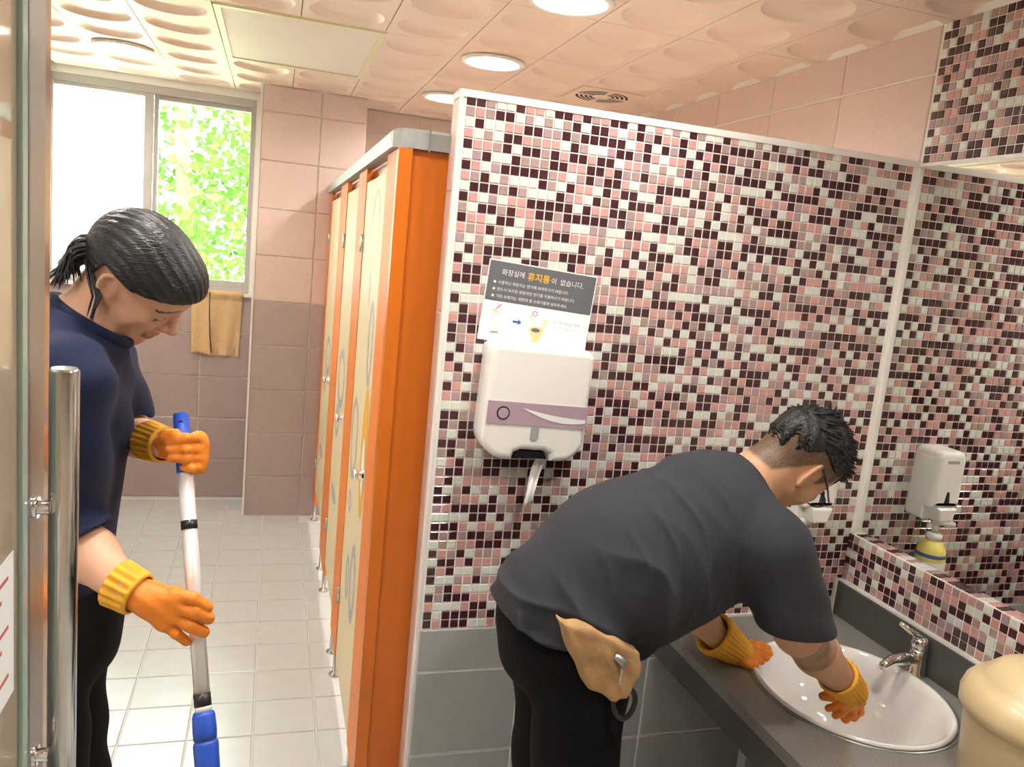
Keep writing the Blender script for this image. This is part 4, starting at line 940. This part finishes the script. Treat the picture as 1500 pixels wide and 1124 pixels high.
loc_parent(tube('lock_sleeve', [b1, b1.lerp(b2, 0.15), b1.lerp(b2, 0.7), b2], [0.0150, 0.0172, 0.0180, 0.0172], M['blue'], seg=10), pole)
loc_parent(tube('lock_sleeve', [b2 + pdir * 0.002, b2.lerp(b3, 0.1), b2.lerp(b3, 0.8), b3], [0.0176, 0.0190, 0.0180, 0.0160], M['blue'], seg=10), pole)
pt('lower_tube', b3, end, 0.0145, 0.0145, M['polealu'])

# ---------------- man bent over the basin
H2 = Frame(at(1162, 677, 1.545), camdir(0.497, 0.709, 0.50), camdir(0.819, -0.574, 0.0))
n2 = at(1096, 706, 1.54); c2 = at(1030, 765, 1.53); m2 = at(915, 832, 1.53); pv2 = at(828, 905, 1.53)
Rs2 = at(1134, 804, 1.375); Re2 = at(1168, 925, 1.36); Rw2 = at(1236, 1000, 1.43)
Ls2 = at(1085, 755, 1.70); Le2 = at(1000, 872, 1.80); Lw2 = at(1050, 932, 1.70)
person2 = empty('person', (pv2.x, pv2.y, 0)); tag(person2, 'person in dark slate t-shirt and glasses bending over the wash basin', 'person')
def SQ(P): return (P[0], (P[1] - 1.53) * 0.86 + 1.53, P[2])
def arms2(P):
    d = chain(P, (Rs2, Re2, Re2.lerp(Rw2, 0.4), Rw2), (0.060, 0.048, 0.048, 0.033), 0.02)
    return smin(d, chain(P, (Ls2, Le2, Le2.lerp(Lw2, 0.5), Lw2), (0.058, 0.047, 0.045, 0.034), 0.02), 0.01)
def neck2(P): return rc(P, n2 + Vector((-0.03, 0, -0.02)), H2.w((-0.030, 0, -0.03)), 0.066, 0.060)
def torso2(P):
    d = chain(SQ(P), (pv2, m2, c2), (0.115, 0.125, 0.140), 0.06)
    return smin(d, rc(P, Rs2 + Vector((-0.02, 0.04, 0)), Ls2 + Vector((-0.02, -0.04, 0)), 0.06, 0.06), 0.06)
def body2(P):
    d = smin(torso2(P), neck2(P), 0.04); d = smin(d, head_sdf(H2.loc(P)), 0.02); return smin(d, arms2(P), 0.03)
me = mesh_sdf('body', body2, (0.46, 1.24, 0.62), (1.46, 1.92, 1.40), 0.0040)
fc = face_centres(me); L = H2.loc((fc[:, 0], fc[:, 1], fc[:, 2])); mi = np.zeros(len(fc), np.int32)
near_head = (L[0] ** 2 + L[1] ** 2 + L[2] ** 2) < 0.145 ** 2
vv = np.empty(len(me.vertices) * 3, np.float32); me.vertices.foreach_get('co', vv); vv = vv.reshape(-1, 3); LV = H2.loc((vv[:, 0], vv[:, 1], vv[:, 2]))
def sst(x, a, b): q = np.clip((x - a) / (b - a), 0, 1); return q * q * (3 - 2 * q)
low = np.interp(LV[0], [-0.12, -0.075, -0.045, -0.030, 0.012, 0.020, 0.05], [-0.085, -0.070, -0.020, 0.018, 0.024, -0.006, 0.030])
stb = sst(LV[2] - low, -0.006, 0.008) * sst(0.056 - LV[0] + 0.3 * LV[2], 0, 0.012) * (((LV[0] ** 2 + LV[1] ** 2 + LV[2] ** 2) < 0.150 ** 2)) * (1 - sst(np.abs(LV[1]), 0.079, 0.083))
at_ = me.attributes.new('shaved', 'FLOAT', 'POINT'); at_.data.foreach_set('value', stb.astype(np.float32))
nt = M['skin2'].node_tree; bsd = nt.nodes['Principled BSDF']; src = bsd.inputs['Base Color'].links[0].from_socket
an = nt.nodes.new('ShaderNodeAttribute'); an.attribute_name = 'shaved'; nz = nt.nodes.new('ShaderNodeTexNoise'); nz.inputs['Scale'].default_value = 240; nz.inputs['Detail'].default_value = 3
mm = nt.nodes.new('ShaderNodeMath'); mm.operation = 'MULTIPLY'; mr = nt.nodes.new('ShaderNodeMapRange'); mr.inputs[1].default_value = 0.3; mr.inputs[2].default_value = 0.6; mr.inputs[3].default_value = 0.72; mr.inputs[4].default_value = 1.0
nt.links.new(nz.outputs[0], mr.inputs[0]); nt.links.new(an.outputs['Fac'], mm.inputs[0]); nt.links.new(mr.outputs[0], mm.inputs[1])
mx = nt.nodes.new('ShaderNodeMix'); mx.data_type = 'RGBA'; nt.links.new(mm.outputs[0], mx.inputs[0]); nt.links.new(src, mx.inputs[6]); mx.inputs[7].default_value = (0.085, 0.052, 0.036, 1); nt.links.new(mx.outputs[2], bsd.inputs['Base Color'])
brow = near_head & (L[0] > 0.045) & (np.abs(np.abs(L[1]) - 0.036) < 0.022) & (np.abs(L[2] - (0.031 - 0.25 * (np.abs(L[1]) - 0.03))) < 0.0045); mi[brow] = 2
lip = near_head & (L[0] > 0.080) & (np.abs(L[1]) < 0.022) & (np.abs(L[2] + 0.0665) < 0.011); mi[lip] = 3
tt = Re2.lerp(Rw2, 0.20); dt = np.sqrt(((fc - np.array(tt)) ** 2).sum(1)); mi[(dt < 0.064) & (fc[:, 1] < tt.y + 0.0)] = 4
me.polygons.foreach_set('material_index', mi)
loc_parent(link('body', me, [M['skin2'], M['stubble'], M['hair2'], M['lip'], M['tattoo']]), person2)['label'] = 'tan skin with a tattoo on the near forearm'
ud2 = (Re2 - Rs2).normalized(); ul2 = (Le2 - Ls2).normalized()
def shirt2(P):
    Q = SQ(P); up_ = Vector((-0.6, 0, 0.8))
    d = chain(Q, (pv2 + Vector((-0.02, 0, 0.035)), m2 + Vector((-0.01, 0, 0.012)), c2 + Vector((0.0, 0, 0.0))), (0.142, 0.156, 0.160), 0.08)
    d = smin(d, rc(Q, m2 + Vector((0.045, 0, -0.085)), c2 + Vector((0.05, 0, -0.085)), 0.100, 0.095), 0.06)      # cloth hanging under the belly
    d = smin(d, rc(P, Rs2 + Vector((-0.02, 0.04, 0.004)), Ls2 + Vector((-0.02, -0.04, 0.004)), 0.070, 0.070), 0.06)
    d = smin(d, rc(P, c2 + Vector((0, 0, 0.04)), n2 + Vector((-0.02, 0, -0.012)), 0.10, 0.074), 0.05)
    sR = smax(rc(P, Rs2, Rs2 + ud2 * 0.35, 0.082, 0.080), plane(P, Re2 + Vector((0, 0, 0.012)), (0.10, 0, -1.0)), 0.008)
    sL = smax(rc(P, Ls2, Ls2 + ul2 * 0.35, 0.076, 0.072), plane(P, Ls2 + ul2 * 0.20, ul2), 0.008)
    d = smin(smin(d, sR, 0.035), sL, 0.04)
    wv = np.clip((0.99 - P[0]) * 6, 0, 1) * np.clip((P[0] - 0.38) * 8, 0, 1)
    s = P[0] * 0.81 + P[2] * 0.584; t = -P[0] * 0.584 + P[2] * 0.81
    msk = np.clip((0.490 - t) / 0.10, 0, 1); msk = msk * msk * (3 - 2 * msk)
    ph = s * 27 + 1.1 * np.sin(t * 9 + P[1] * 5 + s * 6) + 0.7 * np.sin(t * 21 - s * 13) + P[1] * 5
    r1 = (1 - np.abs(np.sin(ph))) ** 1.7; r2 = (1 - np.abs(np.sin(s * 41 - t * 17 + 1.3 * np.sin(t * 15 + s * 4)))) ** 2.5
    amp = 0.62 + 0.38 * np.sin(s * 9 + t * 7 + 2.4)
    d = d - wv * msk * (0.022 * r1 * amp + 0.017 * r2 * (1.1 - amp)) + wv * msk * 0.008
    hf = np.clip((0.76 - P[0]) * 5, 0, 1) * np.clip((0.98 - P[2]) * 9, 0, 1)
    d = d - hf * 0.016 * (1 - np.abs(np.sin((P[2] * 0.93 + P[0] * 0.42) * 46 + 1.2 * np.sin(P[0] * 17)))) ** 2
    d = d + 0.0024 * np.sin((P[2] * 0.9 + P[0] * 0.3) * 80 + 2 * np.sin(P[1] * 15)) * np.clip((P[0] - 1.0) * 8, 0, 1) * np.clip((1.05 - P[2]) * 10, 0, 1)
    d = smax(d, plane(P, (0.49 + 0.0, 0, 0.872), (-0.40, 0, -0.915)), 0.006)          # hem
    d = smax(d, plane(P, n2 + Vector((0.0, 0, 0.0)), (H2.w((-0.030, 0, -0.03)) - n2)), 0.006)
    hol = np.minimum(np.maximum(arms2(P) - 0.008, P[2] - (Re2.z + 0.035)), neck2(P) - 0.007)
    return smax(d, -hol, 0.004)
me = mesh_sdf('t_shirt', shirt2, (0.40, 1.20, 0.60), (1.30, 1.92, 1.26), 0.0046)
sh2 = loc_parent(link('t_shirt', me, M['slate']), person2); sh2['label'] = 'dark slate t-shirt with loose folds'
def collar2(P):
    ax = (H2.w((-0.030, 0, -0.03)) - n2).normalized(); d = rc(P, n2 - ax * 0.05, n2 + ax * 0.05, 0.080, 0.076)
    d = smax(d, np.abs(plane(P, n2 + Vector((0, 0, 0)) - ax * 0.004, ax)) - 0.012, 0.004); return smax(d, -(neck2(P) - 0.006), 0.003)
cl = link('collar', mesh_sdf('collar', collar2, n2 - Vector((0.14, 0.14, 0.14)), n2 + Vector((0.14, 0.14, 0.14)), 0.004), M['slate']); cl.parent = sh2
px_, py_ = pv2.x, pv2.y
me = mesh_sdf('trousers', lambda P: smax(legs(P, (px_ - 0.01, py_, 0.815), 0.106, [(px_ + 0.01, py_ - 0.09, 0.76), (px_ + 0.02, py_ + 0.09, 0.76)], [(px_ + 0.03, py_ - 0.09, 0.44), (px_ + 0.05, py_ + 0.10, 0.44)], [(px_ + 0.0, py_ - 0.09, 0.10), (px_ + 0.03, py_ + 0.11, 0.10)]), plane(P, (px_, 0, 0.97), (-0.3, 0, 1)), 0.01), (px_ - 0.25, py_ - 0.27, 0.02), (px_ + 0.27, py_ + 0.29, 1.02), 0.008)
loc_parent(link('trousers', me, M['trouser']), person2)
for y, dx in ((py_ - 0.09, 0.0), (py_ + 0.11, 0.03)):
    loc_parent(link('shoe', mesh_sdf('shoe', lambda P: shoe(P, px_ + dx, y), (px_ - 0.2, y - 0.1, -0.02), (px_ + 0.28, y + 0.1, 0.18), 0.007), M['black']), person2)
# hair: thick top over shaved sides, spiky tufts
def hair2(P):
    L = H2.loc(P); d = el(L, (-0.004, 0, 0.042), (0.116, 0.083, 0.100)) + 0.0009 * np.sin(L[1] * 210 + L[0] * 90) + 0.0009 * np.sin(L[0] * 260 + L[2] * 150)
    zb = 0.050 + 0.22 * np.maximum(0, L[0] - 0.02) - 1.7 * np.maximum(0, -0.045 - L[0]) - 2.2 * np.maximum(0, L[0] - 0.085)
    d = smax(d, (zb - L[2]) * 0.8, 0.010)
    return smax(d, -(cranium(L) - 0.001), 0.002)
me = mesh_sdf('hair', hair2, H2.o - Vector((0.22, 0.22, 0.22)), H2.o + Vector((0.22, 0.22, 0.22)), 0.0032)
hr2 = loc_parent(link('hair', me, M['hair2']), person2); hr2['label'] = 'short black hair, shaved at the sides'
tf = bmesh.new(); rs = np.random.default_rng(21)
for k in range(420):
    th = rs.uniform(-math.pi, math.pi); r = math.sqrt(rs.uniform(0, 1)); lx, ly = 0.112 * r * math.cos(th) - 0.004, 0.080 * r * math.sin(th)
    zz = 0.042 + 0.100 * math.sqrt(max(0.02, 1 - (lx + 0.004) ** 2 / 0.116 ** 2 - ly ** 2 / 0.083 ** 2)) - 0.006
    nrm = Vector((lx / 0.0125, ly / 0.0052, (zz - 0.05) / 0.0081)).normalized(); b = Vector((lx, ly, zz))
    dirv = (nrm * 0.7 + Vector((0.75, rs.normal(0, 0.2), 0.1))).normalized(); ln = rs.uniform(0.014, 0.030)
    tube_into(tf, [H2.w(b), H2.w(b + dirv * ln * 0.5 + nrm * 0.002), H2.w(b + dirv * ln)], [0.0045, 0.003, 0.0005], 4, cap=False)
for k in range(26):
    b = Vector((rs.uniform(-0.06, 0.02), rs.uniform(-0.02, 0.03), 0.130)); dirv = Vector((rs.uniform(-0.8, 0.5), rs.normal(0, 0.2), 0.45)).normalized(); ln = rs.uniform(0.022, 0.038)
    tube_into(tf, [H2.w(b), H2.w(b + dirv * ln * 0.5), H2.w(b + dirv * ln - Vector((0, 0, 0.004)))], [0.005, 0.0032, 0.0005], 4, cap=False)
o = link('hair_tufts', bm_mesh(tf), M['hair2']); o.parent = hr2
# glasses
gl = empty('glasses', person2.location); gl.parent = person2; gl.matrix_parent_inverse = Matrix.Translation(-Vector(person2.location))
gf = bmesh.new()
for s in (-1, 1):
    tube_into(gf, [H2.w((-0.022, 0.080 * s, 0.020)), H2.w((-0.008, 0.081 * s, 0.028)), H2.w((0.05, 0.078 * s, 0.020)), H2.w((0.104, 0.066 * s, 0.013))], 0.0022, 8)
    rim = [H2.w((0.108 - 0.10 * abs(c * 0.027 + 0.033) ** 1.0 * 0.25, s * (0.034 + 0.028 * c), -0.002 + 0.019 * z)) for c, z in [(math.cos(2 * math.pi * k / 24), math.sin(2 * math.pi * k / 24)) for k in range(25)]]
    tube_into(gf, rim, 0.0016, 6, cap=False)
tube_into(gf, [H2.w((0.107, -0.008, 0.002)), H2.w((0.110, 0, 0.005)), H2.w((0.107, 0.008, 0.002))], 0.0016, 6)
loc_parent(link('glasses_frame', bm_mesh(gf), M['black']), person2); bpy.data.objects.remove(gl)
for s in (-1, 1):
    bm = bmesh.new(); bm.faces.new([bm.verts.new(H2.w((0.107 - 0.025 * abs(c * 0.027 + 0.033), s * (0.034 + 0.027 * c), -0.002 + 0.018 * z))) for c, z in [(math.cos(2 * math.pi * k / 24), math.sin(2 * math.pi * k / 24)) for k in range(24)]])
    loc_parent(link('lens', bm_mesh(bm), M['glass']), person2)
glove(person2, 'glove', A(1078, 958, 1.705), A(1086, 957, 1.705), [
    [A(1102, 946, 1.735), A(1114, 945, 1.735), A(1125, 951, 1.735)], [A(1104, 952, 1.715), A(1116, 951, 1.715), A(1127, 957, 1.715)],
    [A(1103, 958, 1.695), A(1114, 958, 1.695), A(1123, 964, 1.695)], [A(1098, 965, 1.680), A(1108, 966, 1.680), A(1116, 970, 1.680)]],
    [A(1086, 968, 1.675), A(1096, 974, 1.665), A(1106, 976, 1.660)], 0.0190, 0.0105, (A(1044, 927, 1.705), A(1086, 958, 1.705), 0.058, 0.036), 'orange glove on the far hand at the basin rim', cuffrib=26, cuffamp=0.0022)
glove(person2, 'glove', A(1238, 1000, 1.43), A(1246, 1014, 1.44), [
    [A(1258, 1026, 1.465), A(1260, 1042, 1.470), A(1250, 1052, 1.470)], [A(1250, 1032, 1.450), A(1248, 1046, 1.455), A(1238, 1054, 1.455)],
    [A(1240, 1032, 1.440), A(1234, 1044, 1.445), A(1224, 1048, 1.448)], [A(1232, 1028, 1.430), A(1222, 1036, 1.435), A(1213, 1038, 1.440)]],
    [A(1230, 1010, 1.43), A(1218, 1020, 1.425), A(1206, 1020, 1.430)], 0.0185, 0.0105, (A(1226, 989, 1.420), A(1248, 1014, 1.443), 0.047, 0.038), 'orange glove on the near hand inside the basin', cuffrib=26, cuffamp=0.002)

# tool pouch and carabiner
ol = [(0.0, 0.0), (0.10, -0.035), (0.178, -0.070), (0.172, -0.108), (0.150, -0.160), (0.118, -0.176), (0.075, -0.160), (0.045, -0.128), (0.026, -0.078)]
PO = at(820, 906, 1.345); PQ = at(935, 952, 1.345); ux = Vector((1, 0, 0)); 
olw = np.array([list((at(x, y, 1.345) - PO)) for x, y in ((818, 905), (880, 922), (935, 950), (931, 985), (912, 1016), (893, 1022), (858, 1004), (840, 972), (828, 938))])[:, [0, 2]]
def poly_sdf(X, Z, pts):
    d = np.full(X.shape, 1e9, np.float32); s = np.ones(X.shape, np.float32); n = len(pts)
    for i in range(n):
        a, b = pts[i], pts[i - 1]; ex, ez = b[0] - a[0], b[1] - a[1]; wx, wz = X - a[0], Z - a[1]; t = np.clip((wx * ex + wz * ez) / (ex * ex + ez * ez), 0, 1)
        d = np.minimum(d, (wx - ex * t) ** 2 + (wz - ez * t) ** 2)
        c1_, c2_, c3_ = Z >= a[1], Z < b[1], ex * wz > ez * wx; fl = (c1_ & c2_ & c3_) | (~c1_ & ~c2_ & ~c3_); s = np.where(fl, -s, s)
    return s * np.sqrt(d)
def pouch(P):
    X, Y_, Z = P[0] - PO.x, P[1] - 1.345, P[2] - PO.z; e = poly_sdf(X, Z, olw) + 0.012
    q = np.sqrt(np.maximum(e, 0) ** 2 + np.maximum(np.abs(Y_) - 0.012, 0) ** 2) + np.minimum(np.maximum(e, np.abs(Y_) - 0.012), 0) - 0.012
    return q + 0.0022 * np.sin((X * 0.8 + Z) * 110 + 2 * np.sin(X * 50)) + 0.002 * np.sin((X - Z * 0.6) * 70)
pc = loc_parent(link('tool_pouch', mesh_sdf('tool_pouch', pouch, (PO.x - 0.05, 1.30, PO.z - 0.26), (PO.x + 0.26, 1.41, PO.z + 0.05), 0.004), M['pouch']), person2); pc['label'] = 'tan canvas tool pouch at the hip'
ca = bmesh.new(); cc = at(914, 1031, 1.326)
def car(a): 
    return cc + Vector((0.024 * math.cos(a) * (1.0 + 0.18 * math.sin(a)), 0.004 * math.sin(a), 0.031 * math.sin(a)))
tube_into(ca, [car(2 * math.pi * k / 28) for k in range(29)], 0.0052, 10, cap=False)
o = link('carabiner', bm_mesh(ca), M['black']); o.parent = pc; o['label'] = 'black metal carabiner'
kc = bmesh.new(); k0 = at(906, 968, 1.322); tube_into(kc, [k0 + Vector((-0.010, 0, 0.012)), k0 + Vector((0.006, -0.006, 0.002)), k0 + Vector((0.010, 0, -0.014))], [0.007, 0.010, 0.006], 10)
o = link('pouch_clip', bm_mesh(kc), M['steel_d']); o.parent = pc
sn = bmesh.new(); tube_into(sn, [k0 + Vector((0.008, -0.004, -0.012)), at(908, 1000, 1.322), cc + Vector((0, 0, 0.033))], 0.0028, 8); o = link('clip_cord', bm_mesh(sn), M['steel']); o.parent = pc
